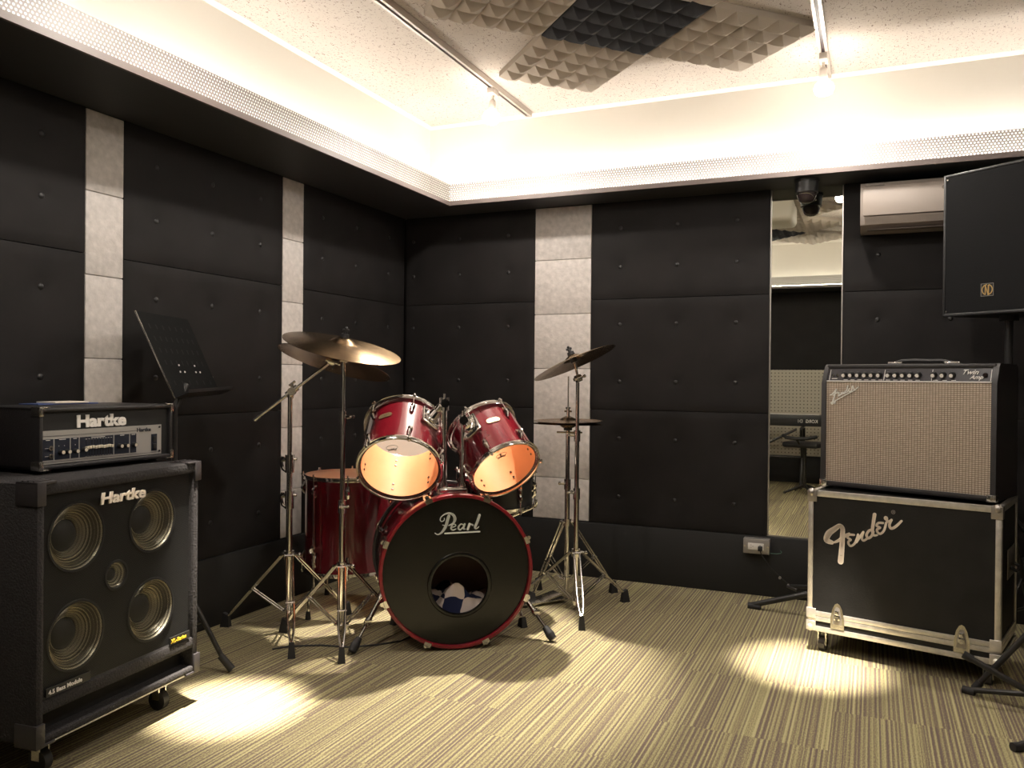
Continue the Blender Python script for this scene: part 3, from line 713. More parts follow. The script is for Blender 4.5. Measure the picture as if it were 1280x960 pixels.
ST = [([(-.243, .444), (-.263, .452), (-.255, .478), (-.232, .499), (-.214, .513), (-.203, .503), (-.203, .474), (-.204, .439), (-.2085, .374)], [.016, .022, .024, .020, .015, .017, .018, .019, .022]),
      ([(-.233, .446), (-.216, .456), (-.195, .475), (-.178, .487)], [.008, .012, .013, .008]),
      ([(-.160, .484), (-.178, .482), (-.184, .471), (-.172, .464), (-.180, .456), (-.179, .446), (-.171, .440), (-.157, .452), (-.146, .480)], .0085),
      ([(-.145, .487), (-.151, .457)], .009), ([(-.150, .459), (-.126, .499)], .009), ([(-.126, .499), (-.131, .475), (-.124, .467), (-.110, .478)], .0085),
      ([(-.095, .512), (-.106, .506), (-.114, .490), (-.108, .478), (-.096, .488), (-.090, .505)], .0095),
      ([(-.086, .571), (-.090, .540), (-.093, .510), (-.088, .492), (-.076, .494)], [.013, .012, .011, .009, .007]),
      ([(-.056, .542), (-.072, .540), (-.078, .529), (-.066, .523), (-.076, .516), (-.075, .506), (-.065, .500), (-.052, .514), (-.044, .545)], .0085),
      ([(-.045, .560), (-.046, .562)], .015), ([(-.044, .560), (-.038, .549), (-.026, .556)], .009), ([(-.026, .557), (-.033, .537), (-.026, .525), (-.010, .535), (.009, .557)], [.009, .009, .010, .010, .008])]
for p, w in ST: m.stroke(p, w, y, .0015)
m.build('script_logo', 'logo_cream', t, label='cream Fender script lettering')
m = MB(); m.tube([(-.02+.0065*cos(a*pi/8), y, .587+.0065*sin(a*pi/8)) for a in range(16)], .0008, 5, True); m.build('registered_mark', 'alu_dark', t)
text('registered_letter', 'R', .009, 'alu_dark', t, (-.0225, y, .5838), xs=1)

# ------------------------------------------------------------------ guitar combo
t = thing('guitar_amplifier', 'black guitar combo amplifier with silver grille cloth on the flight case', 'amplifier', (2.7605, -.6938, .644), R(-22.0))
W2, DF, DB, H = .321, -.1362, .13, .500
def side(x0, x1):
    vs = []; pr = [(DF, .006), (DF+.004, .425), (DF+.030, H-.012), (DF+.045, H), (DB-.01, H), (DB, H-.01), (DB, .006)]
    n = len(pr); vs = [(x0, a, b) for a, b in pr]+[(x1, a, b) for a, b in pr]
    return vs, [tuple(range(n)), tuple(range(2*n-1, n-1, -1))]+[(i, n+i, n+(i+1) % n, (i+1) % n) for i in range(n)]
m = MB(); m.add(*side(-W2, -W2+.018)); m.add(*side(W2-.018, W2))
m.box(-W2+.01, W2-.01, DF+.030, DB, H-.018, H, bev=.006).box(-W2+.01, W2-.01, DF+.001, DB, .006, .026, bev=.005).box(-W2+.01, W2-.01, DB-.01, DB, .02, H-.01)
m.build('combo_shell', 'tolex', t)
def fpt(z, o=0): # front slope of the control panel
    k = (z-.425)/(H-.012-.425); return DF+.012+.024*k-o
MB().add([(-W2+.018, fpt(.432), .432), (W2-.018, fpt(.432), .432), (W2-.018, fpt(.484), .484), (-W2+.018, fpt(.484), .484)], [(0, 1, 2, 3)]).box(-W2+.018, W2-.018, DF+.05, DF+.06, .4, H-.02).build('control_panel', 'ctrl', t)
cp = [o for o in t.children if o.name.startswith('control_panel')][0]
MB().box(-W2+.018, W2-.018, DF+.010, DF+.016, .026, .432).build('grille_cloth', 'cloth', t)
MB().box(-W2+.019, W2-.019, DF+.006, DF+.012, .429, .434, bev=.001).build('grille_trim', 'white', t)
m = MB()
for x in (-.294, -.077-.0, .098+.0, .297): m.add([(x-.001, fpt(.436, .0008), .436), (x+.001, fpt(.436, .0008), .436), (x+.001, fpt(.478, .0008), .478), (x-.001, fpt(.478, .0008), .478)], [(0, 1, 2, 3)])
for x in [-.227+i*.0275 for i in range(6)]+[-.061+i*.0275 for i in range(5)]+[.112+i*.0315 for i in range(3)]:
    m.add([(x-.008, fpt(.4365, .0008), .4365), (x+.008, fpt(.4365, .0008), .4365), (x+.008, fpt(.4385, .0008), .4385), (x-.008, fpt(.4385, .0008), .4385)], [(0, 1, 2, 3)])
m.add([(-.285, fpt(.441, .0008), .441), (-.262, fpt(.441, .0008), .441), (-.262, fpt(.443, .0008), .443), (-.285, fpt(.443, .0008), .443)], [(0, 1, 2, 3)])
m.build('panel_lines', 'white', cp)
for x in (-.281, -.262):
    MB().rod((x, fpt(.456), .456), (x, fpt(.456)-.006, .456), .006, n=14).rod((x, fpt(.456)-.006, .456), (x, fpt(.456)-.007, .456), .0035, n=12).build('input_jack', 'chrome_dull', cp)
for x in [-.234+i*.0275 for i in range(6)]+[-.061+i*.0275 for i in range(5)]+[.104+i*.0320 for i in range(3)]:
    kb = MB().rod((x, fpt(.458), .458), (x, fpt(.458)-.008, .456), .0125, .0115, 18).rod((x, fpt(.458)-.008, .456), (x, fpt(.458)-.018, .4545), .008, .0075, 16).build('knob', 'plastic', cp)
    MB().rod((x, fpt(.458)-.018, .4545), (x, fpt(.458)-.0186, .4544), .0070, n=14).build('knob_cap', 'white', kb)
MB().rod((.278, fpt(.458), .458), (.278, fpt(.458)-.010, .457), .0085, .007, 14).build('pilot_jewel', 'red_dot', cp)
text('model_script', 'Twin', .026, 'white', cp, (.198, fpt(.455, .0015), .460), rot=(R(76), 0, 0), shear=.45, off=.0002, xs=1.05, label='white script reading Twin')
text('model_script', 'Amp', .021, 'white', cp, (.228, fpt(.441, .0015), .443), rot=(R(76), 0, 0), shear=.45, off=.0002, xs=1.05, label='white script reading Amp')
h = MB().tube([(-.075, DF+.12, H+.004), (-.05, DF+.12, H+.013), (0, DF+.12, H+.015), (.05, DF+.12, H+.013), (.1, DF+.12, H+.013), (.145, DF+.12, H+.004)], .007).build('carry_handle', 'rubber', t)
for x in (-.07, .14): MB().box(x-.028, x+.028, DF+.106, DF+.134, H, H+.010, bev=.003).build('handle_cap', 'chrome', h)
for sx in (-1, 1):
    m = MB(); a0, a1 = sorted((sx*(W2+.002), sx*(W2-.028))); b0, b1 = sorted((sx*(W2+.002), sx*(W2-.001)))
    m.box(a0, a1, DF-.003, DF+.001, .004, .030, bev=.001).box(b0, b1, DF-.003, DF+.03, .004, .030, bev=.0008).rod((sx*(W2-.013), DF-.003, .017), (sx*(W2-.013), DF-.006, .017), .006)
    m.build('metal_corner', 'chrome_dull', t)
m = MB()
for sx in (-1, 1):
    for yy in (DF+.04, DB-.04): m.rod((sx*.235, yy, .0), (sx*.235, yy, .008), .014)
m.build('rubber_feet', 'rubber', t)
# small raised script badge on the cloth
m = MB(); y = DF+.006
def S(px, py): # badge drawn on a 1280x960 pad
    return (-.285+(px-265)*.000156, .411-(py-270)*.000144)
for p, w in (([(265, 520), (330, 480), (400, 380), (420, 350), (400, 420), (370, 560), (330, 700), (300, 770)], .0032), ([(340, 530), (400, 480), (460, 430)], .0026),
             ([(500, 440), (460, 470), (500, 480), (470, 550), (540, 500), (560, 440), (560, 500), (600, 430), (610, 480), (650, 440)], .0022),
             ([(720, 250), (690, 380), (660, 400), (640, 450), (690, 440), (720, 400)], .0026), ([(760, 330), (740, 380), (770, 420), (820, 370), (830, 280), (850, 260), (870, 330), (900, 370), (990, 280)], .0024),
             ([(280, 740), (430, 660), (620, 540), (800, 430), (930, 350)], .0024), ([(320, 780), (400, 690), (380, 770)], .002)):
    m.stroke([S(*q) for q in p], w*1.45, y, .003, 4)
m.build('script_badge', 'logo_silver', t, label='small chrome Fender script badge')

# ------------------------------------------------------------------ drum hardware
def lug(m, c, out, up, L=.05):
    """small chrome lug: c on the shell, out = outward unit, up = along the axis"""
    c, out, up = V(c), V(out), V(up)
    m.rod(c-up*L/2, c-up*L*.1+out*.012, .007, .010, 8); m.rod(c+up*L/2, c+up*L*.1+out*.012, .007, .010, 8); m.rod(c-up*L*.12+out*.011, c+up*L*.12+out*.011, .010, n=8)
def hoop(m, r, z, h=.018, n=48):
    m.lathe([(r-.003, z), (r+.004, z), (r+.005, z+.003), (r+.001, z+.005), (r+.001, z+h-.005), (r+.007, z+h-.003), (r+.007, z+h), (r-.003, z+h)], n, closed=True)
def drum(t, r, L, nl, badge_ang, shell_mat='red', top='batter', bottom='clear', inner='wood_in', a0=0, badge_up=.62, lugs2=True):
    """upright drum in local coordinates, bottom edge at z=0"""
    sh = MB().lathe([(r, 0), (r, L)], 56).lathe([(r-.007, 0), (r, 0)], 56).lathe([(r-.007, L), (r, L)], 56).build('shell', shell_mat, t)
    MB().lathe([(r-.007, 0), (r-.007, L)], 56).build('shell_lining', inner, sh)
    m = MB(); hoop(m, r+.006, -.014); m.build('bottom_hoop', 'chrome', t)
    m = MB(); hoop(m, r+.006, L-.004); m.build('top_hoop', 'chrome', t)
    MB().disc(r+.003, -.004, 56).build('bottom_head', bottom, t)
    MB().disc(r+.003, L+.004, 56).build('top_head', top, t)
    for i in range(nl):
        a = a0+2*pi*i/nl; o = V((cos(a), sin(a), 0)); q = o*(r+.013); qi = o*(r-.0075)
        for e in (0, 1):
            z = (.05, L-.05)[e] if lugs2 else L/2+(e-.5)*.030
            m = MB(); lug(m, o*r+V((0, 0, z)), o, (0, 0, 1)); lg = m.build('lug', 'chrome', t)
            s = 1 if e else -1; ze = L+.014 if e else -.014
            m = MB().rod(q+V((0, 0, z)), q+V((0, 0, ze)), .0028, n=6).rod(q+V((0, 0, ze)), q+V((0, 0, ze+.012*s)), .005, n=6).rod(q+V((0, 0, ze-s*.002)), q+V((0, 0, ze+.002*s)), .009, n=8)
            m.build('tension_rod', 'chrome', lg)
            for dz in (-.015, .015):
                MB().rod(qi+V((0, 0, z+dz)), qi-o*.003+V((0, 0, z+dz)), .0048, n=8).build('inner_screw', 'screw_dark', lg)
    if badge_ang is not None:
        a = badge_ang; m = MB(); n = 8; vs = []
        for k in range(2):
            for i in range(20):
                th = 2*pi*i/20; u = .030*cos(th)*(1 if abs(cos(th)) < .8 else 1.0); w = .0125*max(-1, min(1, 1.35*sin(th)))
                aa = a+u/r; rr = r+.0006+.0018*k; vs.append((rr*cos(aa), rr*sin(aa), L*badge_up+w))
        b = m.add(vs, [tuple(range(20, 40))]+[(i, (i+1) % 20, 20+(i+1) % 20, 20+i) for i in range(20)]).build('badge', 'badge', t)
        m = MB()
        for dz, hw in ((.003, .018), (-.004, .012)):
            vs = [((r+.0030)*cos(a+u/r), (r+.0030)*sin(a+u/r), L*badge_up+dz+w) for u, w in ((-hw, -.0008), (0, -.0008), (hw, -.0008), (hw, .0008), (0, .0008), (-hw, .0008))]
            m.add(vs, [(0, 1, 4, 5), (1, 2, 3, 4)])
        m.build('badge_print', 'screw_dark', b)
    return sh
def place(c, axis, spin=0):
    return Mx.Translation(V(c)) @ basis(axis).to_4x4() @ Mx.Rotation(spin, 4, 'Z')

# bass drum: local x across the front head, y into the drum
BX, BY, BA = 1.112, -1.412, R(36.4)
t = thing('bass_drum', 'dark red bass drum with black front head and a round port hole', 'bass drum', (BX, BY, 0), BA)
CZ = .3105; Rr = .3065; D = .46
def yl(m, prof, n=64, closed=False): # lathe about the drum's own axis
    return m.lathe([(r, z) for r, z in prof], n, Mx.Translation((0, 0, CZ)) @ Mx.Rotation(R(-90), 4, 'X'), closed)
sh = yl(MB(), [(.290, .03), (.290, D-.03)]).build('shell', 'red', t)
yl(MB(), [(.283, .03), (.283, D-.03)]).build('shell_lining', 'wood_in', sh)
yl(MB(), [(Rr-.0145, 0), (Rr-.013, -.004), (Rr-.003, -.004), (Rr, 0), (Rr, .038), (Rr-.010, .040), (Rr-.014, .034)], closed=True).build('front_hoop', 'red_hoop', t)
bh = yl(MB(), [(Rr-.016, D-.030), (Rr-.010, D-.033), (Rr-.001, D-.031), (Rr-.001, D), (Rr-.020, D)], closed=True).build('back_hoop', 'plastic', t)
yl(MB(), [(Rr, D-.024), (Rr+.001, D-.022), (Rr+.001, D-.014), (Rr, D-.012)]).build('hoop_inlay', 'chrome_dull', bh)
yl(MB(), [(1e-5, D-.022), (Rr-.021, D-.022)]).build('back_head', 'head_white', t)
hc = (.012, -.056); hr = .117
m = MB(); m.plate_holes(0, [((Rr-.013)*cos(2*pi*k/72), (Rr-.013)*sin(2*pi*k/72)) for k in range(72)], 0, 0, .012, [(hc[0], hc[1], hr)], 48)
m.v = [(x, y, z+CZ) for x, y, z in m.v]; fh = m.build('front_head', 'head_black', t)
T = Mx.Translation((hc[0], .012, hc[1]+CZ)) @ Mx.Rotation(R(90), 4, 'X')
MB().lathe([(hr+.013, 0), (hr+.010, .0035), (hr+.004, .005), (hr-.003, .003), (hr-.004, -.006)], 56, T).build('port_ring', 'head_black', fh)
m = MB(); y = .0105; u0 = -.010
for p, w in (([(-.041, .521), (-.042, .512), (-.051, .508), (-.057, .514), (-.053, .526), (-.040, .536), (-.023, .540), (-.006, .532), (.0005, .516), (-.006, .500), (-.024, .491)], [.0025, .003, .003, .0035, .004, .0045, .0065, .010, .012, .008, .003]),
             ([(-.0235, .529), (-.029, .510), (-.034, .492), (-.042, .476), (-.053, .463), (-.066, .457), (-.077, .463)], [.0115, .0115, .0115, .0105, .007, .004, .003]),
             ([(-.047, .494), (-.036, .490)], .003),
             ([(-.013, .483), (.001, .487), (.003, .493), (-.004, .496), (-.012, .489), (-.014, .479), (-.007, .473), (.005, .477)], [.003, .004, .005, .004, .006, .007, .005, .003]),
             ([(.034, .492), (.025, .496), (.016, .487), (.015, .478), (.022, .473), (.031, .482)], [.004, .004, .007, .008, .005, .004]), ([(.039, .495), (.034, .478), (.042, .475)], [.008, .008, .003]),
             ([(.058, .495), (.051, .474)], .009), ([(.053, .486), (.062, .494), (.071, .490)], [.003, .005, .007]),
             ([(.097, .529), (.089, .504), (.080, .481), (.086, .476), (.095, .483)], [.0105, .0105, .0095, .005, .003]), ([(-.038, .4605), (.098, .4635)], .0058)):
    m.stroke([((px+u0)*1.02, pz) for px, pz in p], w, y, .001)
m.build('script_logo', 'logo_silver', fh, label='silver Pearl script lettering')
for i in range(8):
    a = R(22.5+45*i); o = V((cos(a), 0, sin(a))); tn = V((-sin(a), 0, cos(a))); c0 = V((0, 0, CZ))
    m = MB(); q = c0+o*Rr
    # claw hook over the hoop
    def bx(o0, o1, t0, y0, y1):
        vs = [q+o*oo+tn*tt+V((0, yy, 0)) for oo in (o0, o1) for tt in (-t0, t0) for yy in (y0, y1)]
        m.add(vs, [(0, 1, 3, 2), (4, 6, 7, 5), (0, 4, 5, 1), (2, 3, 7, 6), (0, 2, 6, 4), (1, 5, 7, 3)])
    bx(-.012, .004, .0145, -.009, -.004); bx(.001, .006, .0145, -.009, .045); bx(.004, .014, .008, .020, .046)
    m.rod(q+o*.010+V((0, .012, 0)), q+o*.010+V((0, .022, 0)), .008, n=10)
    cl = m.build('claw', 'chrome', t)
    m = MB(); ln = c0+o*.290
    m.rod(q+o*.009+V((0, .03, 0)), c0+o*.300+V((0, .12, 0)), .0035, n=6)
    lug(m, ln+V((0, .13, 0)), o, (0, 1, 0), .06); lug(m, ln+V((0, .33, 0)), o, (0, 1, 0), .06)
    m.rod(c0+o*.300+V((0, .34, 0)), q+o*.006+V((0, .45, 0)), .0035, n=6)
    bx(-.012, .005, .014, D, D+.005); bx(.001, .006, .014, D-.045, D+.005)
    m.build('lug_and_rod', 'chrome', cl)
# spurs
for s, foot in ((-1, (-.394, .11)), (1, (.39, .11))):
    m = MB(); a = V((s*.279, .15, .20)); b = V((foot[0], foot[1]-.075, .030)); mid = a+(b-a)*.55
    m.rod(a+V((-s*.01, 0, .02)), a+(b-a)*.12, .017, n=12).rod(a, mid, .010, n=12).rod(mid-(b-a)*.05, mid+(b-a)*.05, .014, n=12).rod(mid, b, .0065, n=10)
    m.rod(mid, mid+V((s*.01, -.025, .01)), .004, n=6).box(-.012+mid.x, .012+mid.x, mid.y-.031, mid.y-.025, mid.z+.002, mid.z+.016, bev=.002)
    sp = m.build('spur', 'chrome', t); d_ = (b-a).normalized()
    MB().rod(b-d_*.035, b-d_*.0, .012, .019, 14).rod(b, b+d_*.024, .019, .016, 14).build('rubber_foot', 'rubber', sp)
# tom mount on top of the shell
m = MB(); pc = V((.0, .155, .592))
m.box(-.075, .075, .10, .20, .583, .597, bev=.006).box(-.062, .062, .118, .182, .595, .628, bev=.012, seg=3)
mt = m.build('tom_mount', 'chrome', t)
def W2L(p): return Mx.Rotation(-BA, 4, 'Z') @ (V(p)-V((BX, BY, 0)))
PA = V((-.037, .150, .60)); PB = V((.041, .150, .60))
TOM1 = (V((.869, -1.453, .709)), V((-.346, .725, .596)).normalized(), .162, .245)
TOM2 = (V((1.215, -1.192, .702)), V((-.648, .42, .635)).normalized(), .146, .235)
for P, zt, (tc, ta, tr, tl), side_ in ((PA, .975, TOM1, 1), (PB, .905, TOM2, -1)):
    top = P+V((0, 0, zt-.60))
    m = MB().rod(P, top, .0125, n=16).rod(P+V((0, 0, .012)), P+V((0, 0, .045)), .020, n=14)
    m.rod(top-V((0, 0, .035)), top+V((0, 0, .018)), .020, n=14).rod(top+V((0, -.03, -.005)), top+V((0, .03, -.005)), .018, n=14).rod(top+V((0, 0, .01)), top+V((0, 0, .034)), .005, n=8)
    post = m.build('tom_post', 'chrome', mt)
    cw = tc+ta*(tl*.72); lc = W2L(cw); la = Mx.Rotation(-BA, 3, 'Z') @ ta
    d = top-lc; d = (d-la*d.dot(la)).normalized(); end = lc+d*(tr+.012)
    MB().tube([top, top+(end-top)*.35+V((0, 0, .008)), end], .010, 12).rod(end-(end-top).normalized()*.03, end, .022, .026, 14).rod(top+(end-top)*.3, top+(end-top)*.55, .017, n=12).build('tom_arm', 'chrome', mt)
    # bracket plate on the tom side is made with the tom
m = MB()  # blanket lump inside
for j in range(19):
    for i in range(31):
        x = -.235+.47*i/30; yy = .055+.33*j/18
        z = CZ-.265+.185*(1-(x/.27)**2)**.5*(.75+.3*sin(9*x+3*yy)*cos(11*yy))+.035*sin(23*x+1.5)*sin(17*yy+.6)+.02*sin(40*x+20*yy)
        zf = CZ-(.27**2-x*x)**.5+.006; z = max(z, zf)
        if j in (0, 18) or i in (0, 30): z = zf
        m.v.append((x, yy, z))
for j in range(18):
    for i in range(30): k = j*31+i; m.f.append((k, k+1, k+32, k+31)); m.mi.append(0)
o = m.build('blanket', 'blanket', loc=(BX, BY, 0), rot=(0, 0, BA), ang=80); tag(o, 'navy and cream checked blanket stuffed inside the bass drum', 'blanket')

# rack toms
def screws_arm(t, tc, ta, r, L, P, zt):
    c = tc+ta*(L*.72); top = Mx.Translation((BX, BY, 0)) @ Mx.Rotation(BA, 4, 'Z') @ (P+V((0, 0, zt-.60)))
    d = top-c; d = (d-ta*d.dot(ta)).normalized(); inv = t.matrix_world.inverted()
    pl = inv @ (c+d*r); pd = (inv.to_3x3() @ d).normalized(); m = MB()
    T = Mx.Translation(pl) @ basis(pd).to_4x4()
    m.box(-.045, .045, -.045, .045, -.004, .010, bev=.006, T=T).lathe([(.03, .008), (.03, .018), (.024, .022), (1e-5, .022)], 20, T)
    for a in (-1, 1):
        for b in (-1, 1): m.rod(T @ V((a*.034, b*.034, .01)), T @ V((a*.034, b*.034, .014)), .005, n=8)
    m.build('mount_bracket', 'chrome', t)
def tom(nm, label, data, nl, spin, badge, P, zt, lx):
    tc, ta, r, L = data
    t = thing(nm, label, 'tom drum', mat=place(tc, ta, spin)); bpy.context.view_layer.update()
    drum(t, r, L, nl, badge, a0=lx)
    screws_arm(t, tc, ta, r, L, P, zt)
    return t
def faceang(data, spin, px, py, pz): # angle, in the drum's own frame, facing a world point
    Tm = place(data[0], data[1], spin).inverted() @ V((px, py, pz)); return math.atan2(Tm.y, Tm.x)
CAM = (2.6012, -4.2945, 1.07)
f1 = faceang(TOM1, 0, *CAM); f2 = faceang(TOM2, 0, *CAM)
t1 = tom('rack_tom', 'dark red rack tom, the left and larger one above the bass drum', TOM1, 6, 0, f1-.55, PA, .975, f1+.12)
t2 = tom('rack_tom', 'dark red rack tom, the right one with the brightly lit bottom head', TOM2, 6, 0, f2+.42, PB, .905, f2-.10)
for tt, f, s in ((t1, f1, 1), (t2, f2, 1)):
    r = .162 if tt is t1 else .146; a = f-.35 if tt is t1 else f+.15
    c = V(((r-.045)*cos(a), (r-.045)*sin(a), -.0055)); m = MB()
    ex = V((-sin(a), cos(a), 0)); ey = V((cos(a), sin(a), 0))
    m.tube([c+ex*.023*cos(k*pi/12)+ey*.012*sin(k*pi/12) for k in range(24)], .0009, 5, True)
    hd = [q for q in tt.children if q.name.startswith('bottom_head')][0]; m.build('printed_ring', 'black', hd)
    lt = text('printed_word', 'Pearl', .017, 'black', hd, c-ex*.018*s-ey*.005, off=.0003, shear=.3)
    zz = V((0, 0, -1)); xx = -ex; yy = zz.cross(xx)
    lt.matrix_local = Mx.Translation(c+ex*.018-ey*.005+V((0, 0, -.0006))) @ Mx(((xx.x, yy.x, zz.x), (xx.y, yy.y, zz.y), (xx.z, yy.z, zz.z))).to_4x4()

# floor tom
t = thing('floor_tom', 'large dark red floor tom standing on three legs behind the stands', 'tom drum', (.370, -1.075, 0), 0)
def drum_raised(t, z0, *a, **k):
    b = set(bpy.data.objects); drum(t, *a, **k)
    for o in set(bpy.data.objects)-b:
        if o.parent == t: o.location.z += z0
drum_raised(t, .195, .203, .415, 8, None, top='batter', bottom='clear', a0=R(-58), lugs2=True)
for a in (-100, 20, 150):
    o = V((cos(R(a)), sin(R(a)), 0)); r = .203
    m = MB().tube([o*(r+.022)+V((0, 0, .56)), o*(r+.022)+V((0, 0, .14)), o*(r+.045)+V((0, 0, .10)), o*(r+.05)+V((0, 0, .02))], .0055, 10)
    m.rod(o*(r+.0)+V((0, 0, .30)), o*(r+.035)+V((0, 0, .30)), .013, n=10).rod(o*(r+.022)+V((0, 0, .28)), o*(r+.022)+V((0, 0, .32)), .011, n=10).box(-.003, .003, -.01, .01, -.01, .01, T=Mx.Translation(o*(r+.04)+V((0, 0, .30))))
    lg = m.build('leg', 'chrome', t)
    MB().rod(o*(r+.05), o*(r+.05)+V((0, 0, .035)), .013, .009, 12).build('rubber_foot', 'rubber', lg)

# tripod stands
def tripod(t, base, zc, zl, feet, leg='chrome', rail=.013, rr=.0050, mb=None, foot_h=.05):
    """double braced legs; local coordinates with origin at the base"""
    for (fx, fy) in feet:
        f = V((fx, fy, 0)); L = f.length; d = f.normalized(); n = V((-d.y, d.x, 0))
        A = d*.028+V((0, 0, zc)); Bp = d*(L-.012)+V((0, 0, .045)); mid = A+(Bp-A)*.55; C = d*.022+V((0, 0, zl))
        m = MB()
        for s in (-1, 1):
            e = n*(s*rail)
            m.tube([A+e, mid+e, Bp-(Bp-A)*.22+e*.95, Bp+e*.25], rr, 7)
            m.rod(mid+e*.7, C+e*.7, rr*.85, n=7)
        m.rod(A-n*(rail+.006), A+n*(rail+.006), .006, n=8).rod(mid-n*(rail+.005), mid+n*(rail+.005), .005, n=8).rod(C-n*(rail+.002), C+n*(rail+.002), .005, n=8)
        lg = m.build('leg', leg, t)
        T = Mx.Translation((d*L)) @ Mx(((d.x, n.x, 0, 0), (d.y, n.y, 0, 0), (0, 0, 1, 0), (0, 0, 0, 1)))
        m = MB(); vs = [(.017, -.0145, 0), (.017, .0145, 0), (-.024, .013, 0), (-.024, -.013, 0), (.006, -.0095, foot_h+.010), (.006, .0095, foot_h+.010), (-.018, .009, foot_h), (-.018, -.009, foot_h)]
        m.add(vs, [(0, 3, 2, 1), (4, 5, 6, 7), (0, 1, 5, 4), (1, 2, 6, 5), (2, 3, 7, 6), (3, 0, 4, 7)], T)
        m.build('rubber_foot', 'rubber', lg)
    MB().rod((0, 0, zl-.012), (0, 0, zl+.012), .019, n=14).build('brace_collar', 'chrome', t)
    m = MB().rod((0, 0, zc-.02), (0, 0, zc+.015), .021, n=16).rod((.0, 0, zc), (.04, .012, zc), .005, n=8).ball((.045, .013, zc), .010, 8)
    m.build('leg_collar', 'chrome', t)
def clamp(m, z, r=.017, dirn=(-.8, -.6)):
    d = V((*dirn, 0)).normalized()
    m.rod((0, 0, z-.030), (0, 0, z+.022), r, n=16).rod((0, 0, z-.002), V((0, 0, z))+d*.034, .0075, n=8); e = V((0, 0, z))+d*.038; n = V((-d.y, d.x, 0))
    m.rod(e-n*.016, e+n*.016, .0055, n=8).ball(e+n*.016, .007, 8).ball(e-n*.016, .007, 8)
def gib(m, z, d): # cast stop lock with a hook shape
    d = V((*d, 0)).normalized(); m.rod((0, 0, z-.045), (0, 0, z+.03), .019, n=16); c = V((0, 0, z))+d*.020
    m.rod(c+V((0, 0, .012)), c+d*.012+V((0, 0, .006)), .012, .008, 10).tube([c+d*.008+V((0, 0, .022)), c+d*.016, c+d*.008-V((0, 0, .03)), c-d*.006-V((0, 0, .040))], .007, 8)
    m.rod(c-d*.02+V((0, 0, .012)), c-d*.05+V((0, 0, .012)), .006, n=8)
def pole(t, secs, z0=.05):
    for i, (za, zb, r) in enumerate(secs): MB().rod((0, 0, za), (0, 0, zb), r, n=18).build('tube', 'chrome', t)
def cymbal(label, c, n, r, bell=.05, group=None, logo=None):
    h = .018*r/.24
    prof = [(1e-5, .026), (bell*.4, .0245), (bell*.8, .016), (bell, .008), (bell*1.12, .005)]
    for k in range(1, 9): u = k/8; prof.append((bell*1.12+(r-bell*1.12)*u, .005-(h+.005)*u**1.6))
    prof += [(r, -h-.0012)]+[(bell*1.12+(r-bell*1.12)*k/8, .0035-(h+.005)*(k/8)**1.6) for k in range(7, -1, -1)]+[(bell, .006), (bell*.8, .0145), (bell*.4, .0228), (1e-5, .0245)]
    t = thing('cymbal', label, 'cymbal', mat=place(c, n)); 
    MB().lathe(prof, 72).build('bronze_disc', 'bronze', t, ang=50)
    return t
def topper(t, c, n, up=1):
    c = V(c); n = V(n).normalized()
    m = MB().rod(c+n*.026, c+n*.040, .018, .016, 16); m.rod(c-n*.012, c+n*.020, .017, .019, 16)
    f = m.build('felt_washer', 'rubber', t)
    m = MB().rod(c-n*.045, c+n*.068, .0035, n=8).rod(c+n*.040, c+n*.052, .009, .008, 12); x = n.orthogonal().normalized()
    m.rod(c+n*.056-x*.013, c+n*.056+x*.013, .0055, n=8).ball(c+n*.064, .007, 8)
    m.build('wing_nut', 'plastic', t)
def tilter(m, p, n, base):
    """toothed tilter between the end of a tube (base) and the cymbal rod (p along n)"""
    b = V(base); n = V(n).normalized(); x = n.orthogonal().normalized()
    m.rod(b-x*.014, b+x*.014, .017, n=16).rod(b-x*.024, b-x*.014, .008, n=10).rod(b, V(p), .006, n=10); m.rod(b+x*.012, b+x*.03, .005, n=8).ball(b+x*.034, .008, 8)
# S1: boom stand carrying the lower left cymbal
b1 = V((.36, -1.50, 0)); t = thing('boom_cymbal_stand', 'chrome boom cymbal stand, leftmost of the stands, with slanting arm', 'cymbal stand', b1)
F1 = [(.072, -1.56), (.582, -1.758), (.438, -1.188)]
tripod(t, b1, .325, .085, [(x-b1.x, y-b1.y) for x, y in F1])
pole(t, [(.05, .56, .0135), (.53, .72, .0118), (.69, 1.0, .0098)])
for z_ in (.715, .563): m = MB(); gib(m, z_, (-.9, -.4)); m.build('height_clamp', 'chrome', t)
bt = V((0, 0, 1.019)); e0 = V((.232, -1.566, .893))-b1; e1 = V((.492, -1.397, 1.139))-b1
dd = (e1-e0).normalized(); bt = e0+dd*((V((0, 0, 1.019))-e0).dot(dd))
m = MB().rod(e0, e1, .0068, n=14).rod(e0-dd*.006, e0+dd*.02, .0085, n=12); m.build('boom_arm', 'chrome', t)
m = MB().rod((0, 0, .985), bt, .013, n=12).rod(bt-dd*.028, bt+dd*.028, .014, n=14); pn = dd.cross(V((0, 0, 1))).normalized()
m.rod(bt-pn*.024, bt+pn*.028, .017, n=16).rod(bt+V((0, 0, .01)), bt+V((0, 0, .036)), .006, n=8).rod(bt+V((0, 0, .033))-dd*.016, bt+V((0, 0, .033))+dd*.016, .005, n=8); m.build('boom_tilter', 'chrome_dull', t)
NL = V((.127, .29, .949)).normalized(); CL = V((.509, -1.389, 1.150))
m = MB(); tilter(m, CL-b1-NL*.01, NL, e1-V((0, 0, .0))); m.build('cymbal_tilter', 'chrome_dull', t); topper(t, CL-b1, NL)
cymbal('lower left cymbal, seen from underneath behind the higher one', CL, NL, .243, .05)
